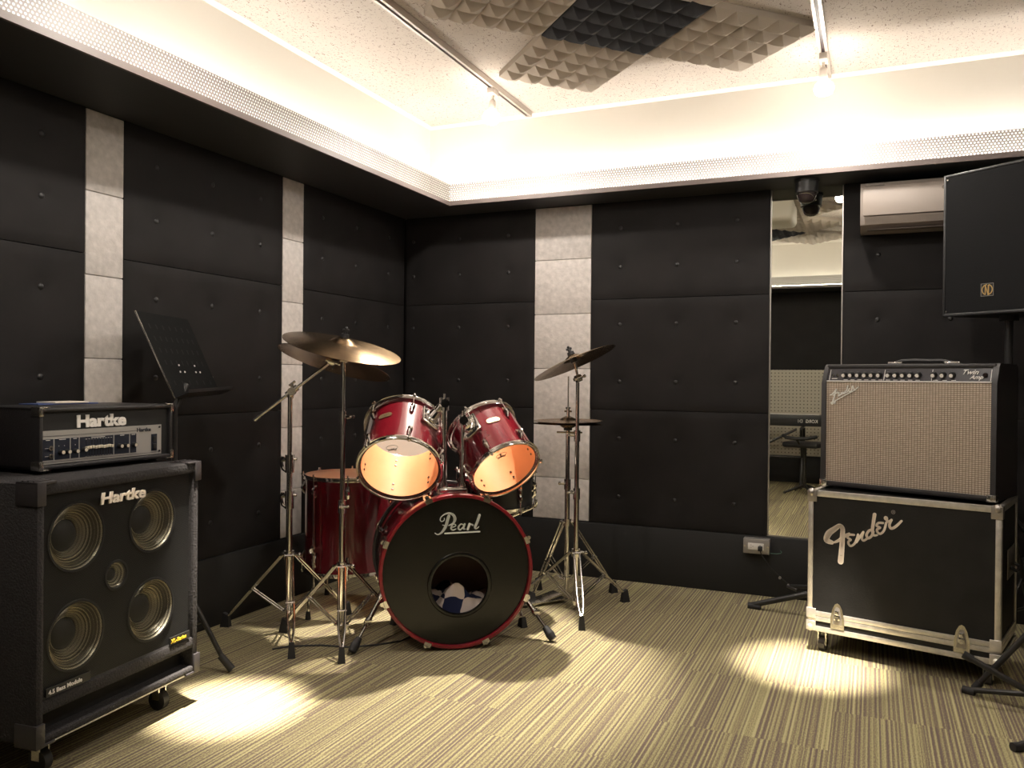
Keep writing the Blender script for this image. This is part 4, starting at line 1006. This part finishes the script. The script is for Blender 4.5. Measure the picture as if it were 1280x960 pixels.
# S2: straight stand with the top cymbal
b2 = V((.617, -1.485, 0)); t = thing('straight_cymbal_stand', 'straight chrome cymbal stand left of the rack toms', 'cymbal stand', b2)
tripod(t, b2, .300, .058, [(.350-b2.x, -1.516-b2.y), (.786-b2.x, -1.721-b2.y), (.714-b2.x, -1.218-b2.y)])
pole(t, [(.02, .55, .0125), (.52, .915, .0105), (.88, 1.14, .0085)])
for z_, r_, d_ in ((.546, .017, (.5, -.5)), (.912, .015, (.9, .2))): m = MB(); clamp(m, z_, r_, d_); m.build('height_clamp', 'chrome', t)
NT = V((.285, -.079, .955)).normalized(); CT = V((.612, -1.480, 1.212))
m = MB(); tilter(m, CT-b2-NT*.01, NT, V((0, 0, 1.15))); m.build('cymbal_tilter', 'chrome_dull', t); topper(t, CT-b2, NT)
cy = cymbal('upper left cymbal, highest on the straight stand, bell catching the light', CT, NT, .243, .05)
# S3: right cymbal stand
b3 = V((1.345, -.660, 0)); t = thing('straight_cymbal_stand', 'straight chrome cymbal stand beside the hi-hat, right of the kit', 'cymbal stand', b3)
tripod(t, b3, .267, .045, [(1.473-b3.x, -.947-b3.y), (1.521-b3.x, -.431-b3.y), (1.055-b3.x, -.590-b3.y)])
pole(t, [(.02, .55, .0125), (.52, .82, .0105), (.79, 1.06, .0085)])
for z_, r_, d_ in ((.544, .016, (-.9, .2)), (.814, .015, (-.9, -.3))): m = MB(); clamp(m, z_, r_, d_); m.build('height_clamp', 'chrome', t)
NR = V((-.413, -.031, .91)).normalized(); CR = V((1.324, -.661, 1.164))
m = MB(); tilter(m, CR-b3-NR*.01, NR, V((0.003, 0, 1.078))); m.build('cymbal_tilter', 'chrome_dull', t); topper(t, CR-b3, NR)
cymbal('tilted cymbal right of the kit, in front of the grey strip', CR, NR, .205, .045)
# hi-hat
b4 = V((1.249, -.520, 0)); t = thing('hi_hat_stand', 'chrome hi-hat stand with pull rod and pedal behind the bass drum', 'hi-hat stand', b4)
tripod(t, b4, .38, .10, [(1.12-b4.x, -.66-b4.y), (1.42-b4.x, -.29-b4.y), (1.05-b4.x, -.40-b4.y)], rr=.004)
pole(t, [(.03, .58, .0125), (.55, .835, .010)])
MB().rod((0, 0, .8), (0, 0, 1.088), .003, n=10).build('pull_rod', 'chrome', t)
m = MB(); clamp(m, .567, .016, (-.9, -.3)); m.build('height_clamp', 'chrome', t); MB().rod((-.05, -.02, .815), (.07, .01, .815), .005, n=8).build('seat_screw', 'chrome', t)
MB().rod((0, 0, .825), (0, 0, .852), .020, .024, 16).build('lower_seat', 'rubber', t)
m = MB().rod((0, 0, .884), (0, 0, .896), .012, n=14).rod((0, 0, .896), (0, 0, .935), .008, n=12).rod((-.018, 0, .918), (.018, 0, .918), .005, n=8).rod((0, 0, .93), (0, 0, .938), .012, n=10); m.build('clutch', 'chrome', t)
m = MB().box(-.05, .05, -.30, -.02, .012, .020, bev=.003, T=Mx.Rotation(R(-38), 4, 'Z')); m.box(-.042, .042, -.29, -.05, -.004, .004, bev=.002, T=Mx.Rotation(R(-38), 4, 'Z') @ Mx.Translation((0, 0, .05)) @ Mx.Rotation(R(12), 4, 'X'))
m.build('pedal', 'chrome_dull', t)
cymbal('upper hi-hat cymbal, bell upward on the pull rod', b4+V((0, 0, .868)), (0, .02, 1), .168, .042)
cymbal('lower hi-hat cymbal, turned bell downward just under the other', b4+V((0, 0, .858)), (0, .02, -1), .168, .042)
# snare drum on its stand
SN = V((1.03, -.88, .515)); SA = V((.05, -.10, 1)).normalized()
t = thing('snare_drum', 'chrome hooped snare drum behind the right rack tom', 'snare drum', mat=place(SN, SA)); drum(t, .168, .125, 8, None, shell_mat='plastic', top='head_white', bottom='head_white', inner='void', a0=.3, lugs2=False)
bs = V((SN.x, SN.y, 0)); t = thing('snare_stand', 'low chrome snare stand with basket arms behind the bass drum', 'snare stand', bs)
tripod(t, bs, .26, .08, [(.20, -.14), (-.22, -.12), (.0, .26)], rr=.004, foot_h=.035); pole(t, [(.05, .42, .011)])
for k in range(3):
    a = R(30+120*k); o = V((cos(a), sin(a), 0)); z = SN.z-.016
    MB().rod((0, 0, .41), o*.186+V((0, 0, z-.012+(.0 if k else .0))), .006, n=8).tube([o*.14+V((0, 0, z-.025)), o*.188+V((0, 0, z-.012)), o*.190+V((0, 0, z+.02))], .005, 8).build('basket_arm', 'chrome', t)
MB().rod((0, 0, .39), (0, 0, .43), .022, n=12).build('basket_hub', 'chrome', t)
# bass drum pedal and drum throne behind the kit (mostly hidden)
def L2W(p): return Mx.Translation((BX, BY, 0)) @ Mx.Rotation(BA, 4, 'Z') @ V(p)
t = thing('bass_drum_pedal', 'black and chrome bass drum pedal behind the bass drum', 'drum pedal', L2W((0, .49, 0)), BA)
MB().box(-.05, .05, 0, .30, .002, .010, bev=.002).build('base_plate', 'plastic', t)
MB().box(-.035, .035, .0, .24, -.004, .004, bev=.002, T=Mx.Translation((0, .04, .085)) @ Mx.Rotation(R(-15), 4, 'X')).build('footboard', 'chrome_dull', t)
m = MB().rod((-.05, .02, .01), (-.05, .02, .20), .007).rod((.05, .02, .01), (.05, .02, .20), .007).rod((-.055, .02, .2), (.055, .02, .2), .006); m.build('pedal_frame', 'chrome', t)
MB().rod((0, .02, .2), (0, .05, .30), .003).rod((0, .03, .30), (0, .07, .30), .022, n=14).build('beater', 'rubber', t)

# cable on the carpet
o = MB().tube([(.46, -1.72, .004), (.50, -1.66, .004), (.60, -1.60, .004), (.72, -1.57, .004), (.80, -1.50, .004), (.86, -1.42, .004), (.88, -1.25, .004), (.84, -1.10, .004)], .0035, 6).build('floor_cable', 'cable'); tag(o, 'thin black cable lying on the carpet under the left cymbal stands', 'cable')

# ------------------------------------------------------------------ music stand
t = thing('music_stand', 'black perforated music stand behind the bass amplifier', 'music stand', (.278, -2.045, 0), 0)
A, Bq, C_, Dq = V((.258, -2.208, 1.297)), V((.121, -1.831, 1.296)), V((.192, -1.726, 1.000)), V((.332, -2.100, 0.992))
o0 = V((.278, -2.045, 0)); n = (Bq-A).cross(Dq-A).normalized()
if n.x < 0: n = -n
bm_ = MB(); q = [p-o0 for p in (A, Bq, C_, Dq)]
m = MB(); vs = q+[p-n*.002 for p in q]; m.add(vs, [(0, 1, 2, 3), (7, 6, 5, 4), (0, 4, 5, 1), (1, 5, 6, 2), (2, 6, 7, 3), (3, 7, 4, 0)]); dk = m.build('desk', 'desk', t)
ex = (q[1]-q[0]); ey = (q[3]-q[0]); m = MB()
for r_, cnt in ((.16, 7), (.30, 8), (.44, 8), (.58, 8), (.82, 6)):
    for k in range(cnt):
        c = q[0]+ey*r_+ex*(.14+.74*k/(cnt-1)); u, v = ex.normalized()*.004, ey.normalized()*.009; m.add([c-u-v+n*.0008, c+u-v+n*.0008, c+u+v+n*.0008, c-u+v+n*.0008], [(0, 1, 2, 3)])
m.build('slots', 'void', dk)
m = MB()
for cx in (.36, .68):
    for a, b in ((0, -.05), (.06, .03), (-.03, .03)): c = q[0]+ey*(.66+b)+ex*(cx+a); m.rod(c+n*.001, c+n*.0035, .0035, n=10)
m.build('rivets', 'white', dk)
le = n*.055+V((0, 0, .004)); m = MB(); a, b = q[3], q[2]; vs = [a, b, b+le, a+le]; vs += [p-V((0, 0, .002)) for p in vs]
m.add(vs, [(0, 1, 2, 3), (7, 6, 5, 4), (0, 4, 5, 1), (1, 5, 6, 2), (2, 6, 7, 3), (3, 7, 4, 0)]).add([a+le, b+le, b+le+V((0, 0, .010)), a+le+V((0, 0, .010))], [(0, 1, 2, 3)]).build('ledge', 'stand_black', dk)
MB().tube([q[0]+n*.001, q[3]+n*.001], .0028, 8).build('bright_edge', 'chrome_dull', dk)
MB().rod((0, 0, .2), (0, 0, .62), .014, n=14).rod((0, 0, .6), (0, 0, .965), .010, n=12).rod((0, 0, .955), q[3]*.7+q[2]*.3-n*.012+V((0, 0, .05)), .012, n=10).rod((0, 0, .57), (0, 0, .63), .019, n=14).build('pole', 'stand_black', t)
for fx, fy in ((.494, -1.979), (.10, -1.86), (.145, -2.09)):
    f = V((fx-.278, fy+2.045, 0)); d = f.normalized()
    lg = MB().rod(V((0, 0, .36))+d*.016, d*(f.length-.03)+V((0, 0, .04)), .009, n=12).rod((0, 0, .12), d*(f.length*.52)+V((0, 0, .185)), .005, n=8).build('leg', 'stand_black', t)
    MB().rod(d*(f.length-.045)+V((0, 0, .06)), d*(f.length)+V((0, 0, .012)), .0125, .014, 12).build('rubber_foot', 'rubber', lg)
MB().rod((0, 0, .34), (0, 0, .39), .02, n=14).build('leg_collar', 'stand_black', t); MB().rod((0, 0, .1), (0, 0, .13), .017, n=12).build('brace_collar', 'stand_black', t)

# ------------------------------------------------------------------ PA speaker on its stand
sx0, sy0 = 3.114, -.393
t = thing('speaker_stand', 'black speaker stand pole behind the guitar amplifier, under the high loudspeaker', 'speaker stand', (sx0, sy0, 0))
MB().rod((0, 0, .12), (0, 0, .80), .0175, n=18).rod((0, 0, .78), (0, 0, 1.40), .0150, n=18).rod((0, 0, .77), (0, 0, .83), .025, n=14).rod((0, 0, 1.33), (0, 0, 1.352), .035, n=18).build('pole', 'stand_black', t)
MB().rod((0, 0, .50), (0, 0, .55), .026, n=14).build('leg_collar', 'stand_black', t); MB().rod((0, 0, .12), (0, 0, .16), .024, n=14).build('brace_collar', 'stand_black', t)
for a, L in ((60, .28), (-15, .45), (195, .42)):
    d = V((cos(R(a)), sin(R(a)), 0)); 
    lg = MB().rod(d*.02+V((0, 0, .53)), d*L+V((0, 0, .02)), .011, n=12).rod(d*.02+V((0, 0, .14)), d*(L*.55)+V((0, 0, .25)), .006, n=8).build('leg', 'stand_black', t)
    MB().rod(d*(L-.03)+V((0, 0, .055)), d*(L+.004)+V((0, 0, .014)), .014, n=12).build('rubber_foot', 'rubber', lg)
t = thing('loudspeaker', 'black loudspeaker high on its stand, cut by the right edge of the picture', 'loudspeaker', (3.025, -.514, 1.352), R(-36.5))
H = .585; fw = .185; m = MB()
pl = [(-fw, 0), (fw, 0), (fw, .10), (.10, .30), (-.10, .30), (-fw, .10)]
vs = [(x, y, z) for z in (0, H) for x, y in pl]; n = 6
m.add(vs, [tuple(range(5, -1, -1)), tuple(range(6, 12))]+[(i, (i+1) % 6, 6+(i+1) % 6, 6+i) for i in range(6)])
m.box(-fw-.003, -fw+.008, -.008, .02, -.003, H+.003, bev=.003).box(fw-.008, fw+.003, -.008, .02, -.003, H+.003, bev=.003).box(-fw, fw, -.008, .02, H-.008, H+.003, bev=.003).box(-fw, fw, -.008, .02, -.003, .010, bev=.003)
m.build('enclosure', 'plastic', t)
g = MB().box(-fw+.009, fw-.009, -.006, 0, .011, H-.009).build('front_grille', 'spk_grille', t)
m = MB()
for x in (-fw+.014, fw-.014):
    for z in (.018, H-.018): m.rod((x, -.006, z), (x, -.008, z), .0035, n=8)
m.build('grille_screws', 'chrome_dull', g)
lx, lz, ly = .000, .095, -.0075
m = MB(); q = .0255; m.box(lx-q, lx+q, ly, -.006, lz-q, lz+q); e = m.build('emblem', 'black', t)
m = MB(); y = ly-.0008
for a, b, c, d in ((-q, q, q-.0016, q), (-q, q, -q, -q+.0016)): m.box(lx+a, lx+b, y, ly, lz+c, lz+d)
for a, b in ((-q, -q+.0016), (q-.0016, q)): m.box(lx+a, lx+b, y, ly, lz-q, lz+q)
m.build('emblem_border', 'alu_dark', e)
m = MB(); rr = .0205
m.stroke([(lx+rr*cos(R(a)), lz+rr*sin(R(a))) for a in range(98, 263, 15)], .004, y, .001, 2).stroke([(lx+rr*cos(R(a)), lz+rr*sin(R(a))) for a in range(-82, 83, 15)], .004, y, .001, 2)
m.stroke([(lx-.0075, lz-.0175), (lx-.0075, lz+.0165)], .0038, y, .001, 1).stroke([(lx-.0075, lz+.0165), (lx+.0035, lz-.018)], .0034, y, .001, 1).stroke([(lx+.005, lz-.0175), (lx+.005, lz+.0175)], .0050, y, .001, 1)
m.build('emblem_letters', 'gold', e)
# low tripod behind the flight case
t = thing('folded_tripod_stand', 'black tripod stand lowered behind the flight case, one leg reaching left', 'tripod stand', (2.62, -.345, 0))
MB().rod((0, 0, .1), (0, 0, .95), .0165, n=14).rod((0, 0, .92), (0, 0, .97), .022, n=12).rod((0, 0, .33), (0, 0, .39), .026, n=12).build('pole', 'stand_black', t)
for (fx, fy, fz) in ((2.084, -.286, .012), (2.245, -.125, .085), (2.95, -.42, .012)):
    f = V((fx-2.62, fy+.345, fz)); d = f.normalized()
    h0 = .20 if fz < .05 else .16
    lg = MB().rod(V((0, 0, h0)), f-d*.0, .0135 if fz < .05 else .009, n=12).build('leg', 'stand_black', t)
    MB().rod(f-d*.05, f+d*.006, .0165 if fz < .05 else .0105, n=12).build('rubber_foot', 'rubber' if fz < .05 else 'plastic_g', lg)
# stands at the right edge
t = thing('guitar_stand', 'black folding guitar stand crossing before the lower right corner of the flight case', 'guitar stand', (3.17, -1.05, 0)); o0 = V((3.17, -1.05, 0))
for nm, a, b in (('leg', (2.94, -1.04, .014), (3.34, -1.05, .56)), ('leg', (3.34, -1.05, .56), (3.50, -.72, .012)), ('fork_arm', (3.19, -1.165, .012), (2.898, -1.130, .152)), ('leg', (3.34, -1.05, .56), (3.19, -1.165, .012))):
    a, b = V(a)-o0, V(b)-o0; d = (b-a).normalized(); r = .0105
    lg = MB().rod(a, b, r, n=12).build(nm, 'stand_black', t)
    e = a if nm == 'leg' and a.z < .1 else b; s = 1 if e is b else -1
    MB().rod(e-d*s*.028, e+d*s*.003, .0135, n=12).build('rubber_foot' if nm == 'leg' else 'rubber_tip', 'rubber', lg)
t = thing('microphone_stand', 'black microphone stand whose legs enter at the lower right corner', 'microphone stand', (3.36, -1.26, 0))
MB().rod((0, 0, .08), (0, 0, 1.05), .010, n=12).rod((0, 0, .06), (0, 0, .14), .02, n=12).build('pole', 'stand_black', t)
for f in ((2.905, -1.062), (2.992, -1.515), (3.80, -1.30)):
    f = V((f[0]-3.36, f[1]+1.26, .012)); d = f.normalized()
    lg = MB().rod((0, 0, .11), f, .0095, n=12).build('leg', 'stand_black', t)
    MB().rod(f-d*.035, f+d*.004, .0135, n=12).build('rubber_foot', 'rubber', lg)

# ------------------------------------------------------------------ air conditioner, dome, outlet
t = thing('air_conditioner', 'beige wall air conditioner high beside the mirror, partly behind the loudspeaker', 'air conditioner', (2.945, -.034, 1.772))
w = .40; pr = [(0, .0), (-.10, .0), (-.150, .022), (-.170, .075), (-.172, .190), (-.150, .212), (0, .214)]
n = len(pr); vs = [(x, a, b) for x in (-w, w) for a, b in pr]
MB().add(vs, [tuple(range(n)), tuple(range(2*n-1, n-1, -1))]+[(i, n+i, n+(i+1) % n, (i+1) % n) for i in range(n)]).build('casing', 'ac', t, ang=30)
MB().box(-w+.012, w-.012, -.1755, -.171, .060, .192, bev=.002).build('front_panel', 'ac', t)
MB().box(-w+.03, w-.03, -.150, -.1, -.001, .0, T=None).box(-w+.02, -w+.10, -.174, -.165, .194, .205).box(-.05, w-.02, -.174, -.165, .196, .205).build('air_slot', 'ac_dark', t)
MB().add([(-w+.02, -.158, .022), (w-.02, -.158, .022), (w-.02, -.176, .055), (-w+.02, -.176, .055)], [(0, 1, 2, 3)]).build('louvre', 'ac', t)
MB().rod((-.06, -.1755, .165), (-.06, -.177, .165), .009, n=16).build('round_badge', 'ac_dark', t)
t = thing('dome_camera', 'black dome camera hung under the soffit in front of the mirror', 'camera', (2.31, -.172, HS-.001))
MB().rod((0, 0, 0), (0, 0, -.014), .058, n=24).rod((0, 0, -.014), (0, 0, -.062), .054, .050, 28).build('housing', 'plastic', t)
MB().lathe([(.050, -.060), (.053, -.063), (.048, -.066)], 28).build('ring', 'plastic_g', t)
MB().lathe([(.044, -.062), (.043, -.078), (.034, -.100), (.018, -.111), (1e-5, -.114)], 28).build('dome', 'red_dot', t)
m = MB().tube([(.044*cos(R(a)), .044*sin(R(a)), -.070-.030*max(0, sin(R(a+90)))**2) for a in range(150, 391, 15)], .0014, 6); m.build('trim_ring', 'chrome_dull', t)
t = thing('wall_outlet', 'grey metal outlet box with white double socket low on the back wall', 'power outlet', (2.086, -.0345, .254))
MB().box(-.063, .063, -.045, 0, -.037, .037, bev=.003).build('box', 'steel', t)
so = MB().box(-.040, .036, -.048, -.044, -.017, .016, bev=.001).build('socket', 'outlet_white', t)
for x in (-.025, .018):
    for dx in (-.006, .006): MB().box(x-.003, x+.003, -.0486, -.0478, dx-.0008, dx+.0008).build('slot', 'void', so)
    MB().rod((x+.009, -.048, 0), (x+.009, -.0486, 0), .0018, n=8).build('earth_hole', 'void', so)
m = MB()
for x in (-.055, .055): m.rod((x, -.045, .0), (x, -.0465, 0), .003, n=8)
m.build('screws', 'chrome_dull', t)
t = thing('power_cable', 'black power cable hanging from the wall outlet, with a grey clip', 'cable', (2.106, -.083, .249))
MB().box(-.010, .010, -.024, .0005, -.014, .010, bev=.004).build('plug', 'rubber', t)
MB().tube([(0, -.018, -.008), (.01, -.018, -.035), (.05, -.01, -.09), (.10, .005, -.140), (.14, .01, -.175), (.19, .0, -.205), (.26, -.03, -.235), (.36, -.08, -.245)], .0028, 6).build('cord', 'cable', t)
MB().rod((.094, .002, -.137), (.094, -.010, -.137), .0065, n=12).build('clip', 'steel', t)
[q for q in bpy.data.objects if q.name == 'wall_outlet'][0]; MB().tube([(.063, -.0255, -.032), (.094, -.0255, -.032), (.114, -.0255, -.028), (.118, -.0255, -.022), (.112, -.0255, -.014)], .0018, 6).build('earth_wire', 'green_wire', bpy.data.objects['wall_outlet'], label='thin green wire')

# ------------------------------------------------------------------ what the mirror shows
o = MB().box(.6, 3.9, YF+.001, YF+.013, .284, 1.20).build('pegboard', 'peg'); tag(o, 'cream pegboard on the front wall, seen in the mirror', 'pegboard')
t = thing('keyboard', 'black digital piano on a stand, reflected in the mirror', 'keyboard', (1.52, -4.50, .632))
MB().box(-.66, .66, -.15, .15, 0, .108, bev=.008).build('body', 'plastic', t)
m = MB()
for i in range(52): m.box(-.62+i*.0235, -.62+i*.0235+.0225, -.148, -.02, .107, .113)
m.build('white_keys', 'white', t)
text('maker_logo', 'KORG', .045, 'white', t, (.60, .1515, .036), rot=(R(90), 0, R(180)), off=.001, xs=.9)
text('model_name', 'D1', .045, 'white', t, (.46, .1515, .036), rot=(R(90), 0, R(180)), xs=.95)
t = thing('keyboard_stand', 'black braced keyboard stand under the digital piano, in the mirror', 'keyboard stand', (1.52, -4.50, 0))
for s in (-1, 1):
    MB().rod((s*.45, -.16, .02), (s*.45, .20, .60), .016).rod((s*.45, .20, .02), (s*.45, -.16, .60), .016).rod((s*.45, -.17, .615), (s*.45, .17, .615), .014).build('leg', 'stand_black', t)
MB().rod((-.45, .02, .31), (.45, .02, .31), .014).rod((.40, .12, .60), (.10, .16, .44), .012).build('cross_bar', 'stand_black', t)
t = thing('stool', 'black curved-back stool near the digital piano, in the mirror', 'stool', (2.02, -4.05, 0), .3)
MB().rod((0, 0, .06), (0, 0, .46), .018).build('post', 'stand_black', t)
MB().box(-.17, .17, -.14, .14, .45, .50, bev=.02).build('seat', 'rubber', t)
MB().tube([(-.16, .12, .56), (-.10, .19, .545), (0, .21, .54), (.10, .19, .545), (.16, .12, .56)], .016, 8).rod((0, .12, .48), (0, .21, .54), .010).build('back_rest', 'rubber', t)
for k in range(4): a = R(45+90*k); MB().rod((0, 0, .09), (.2*cos(a), .2*sin(a), .015), .012).build('leg', 'stand_black', t)

# ------------------------------------------------------------------ camera and world
cd = bpy.data.cameras.new('camera'); cam = bpy.data.objects.new('camera', cd); COL.objects.link(cam)
r = V((0.91606721, 0.4009176, 0.00927074)); u = V((-0.01070062, 0.00132767, 0.99994187)); F = V((-0.40088198, 0.91611316, -0.0055063))
cam.matrix_world = Mx(((r.x, u.x, -F.x, 2.60123), (r.y, u.y, -F.y, -4.29449), (r.z, u.z, -F.z, 1.07), (0, 0, 0, 1)))
cd.sensor_width = 36; cd.lens = 1027.338/1280*36; cd.clip_start = .02
sc.camera = cam
w = bpy.data.worlds.new('world'); sc.world = w; w.use_nodes = True
w.node_tree.nodes['Background'].inputs[0].default_value = (.02, .018, .016, 1); w.node_tree.nodes['Background'].inputs[1].default_value = .3
sc.view_settings.view_transform = 'Standard'; sc.view_settings.look = 'None'; sc.view_settings.gamma = 1; sc.view_settings.use_curve_mapping = False
sc.view_settings.exposure = 0.17
sc.cycles.max_bounces = 8; sc.cycles.transparent_max_bounces = 16; sc.cycles.sample_clamp_indirect = 6; sc.cycles.use_denoising = True
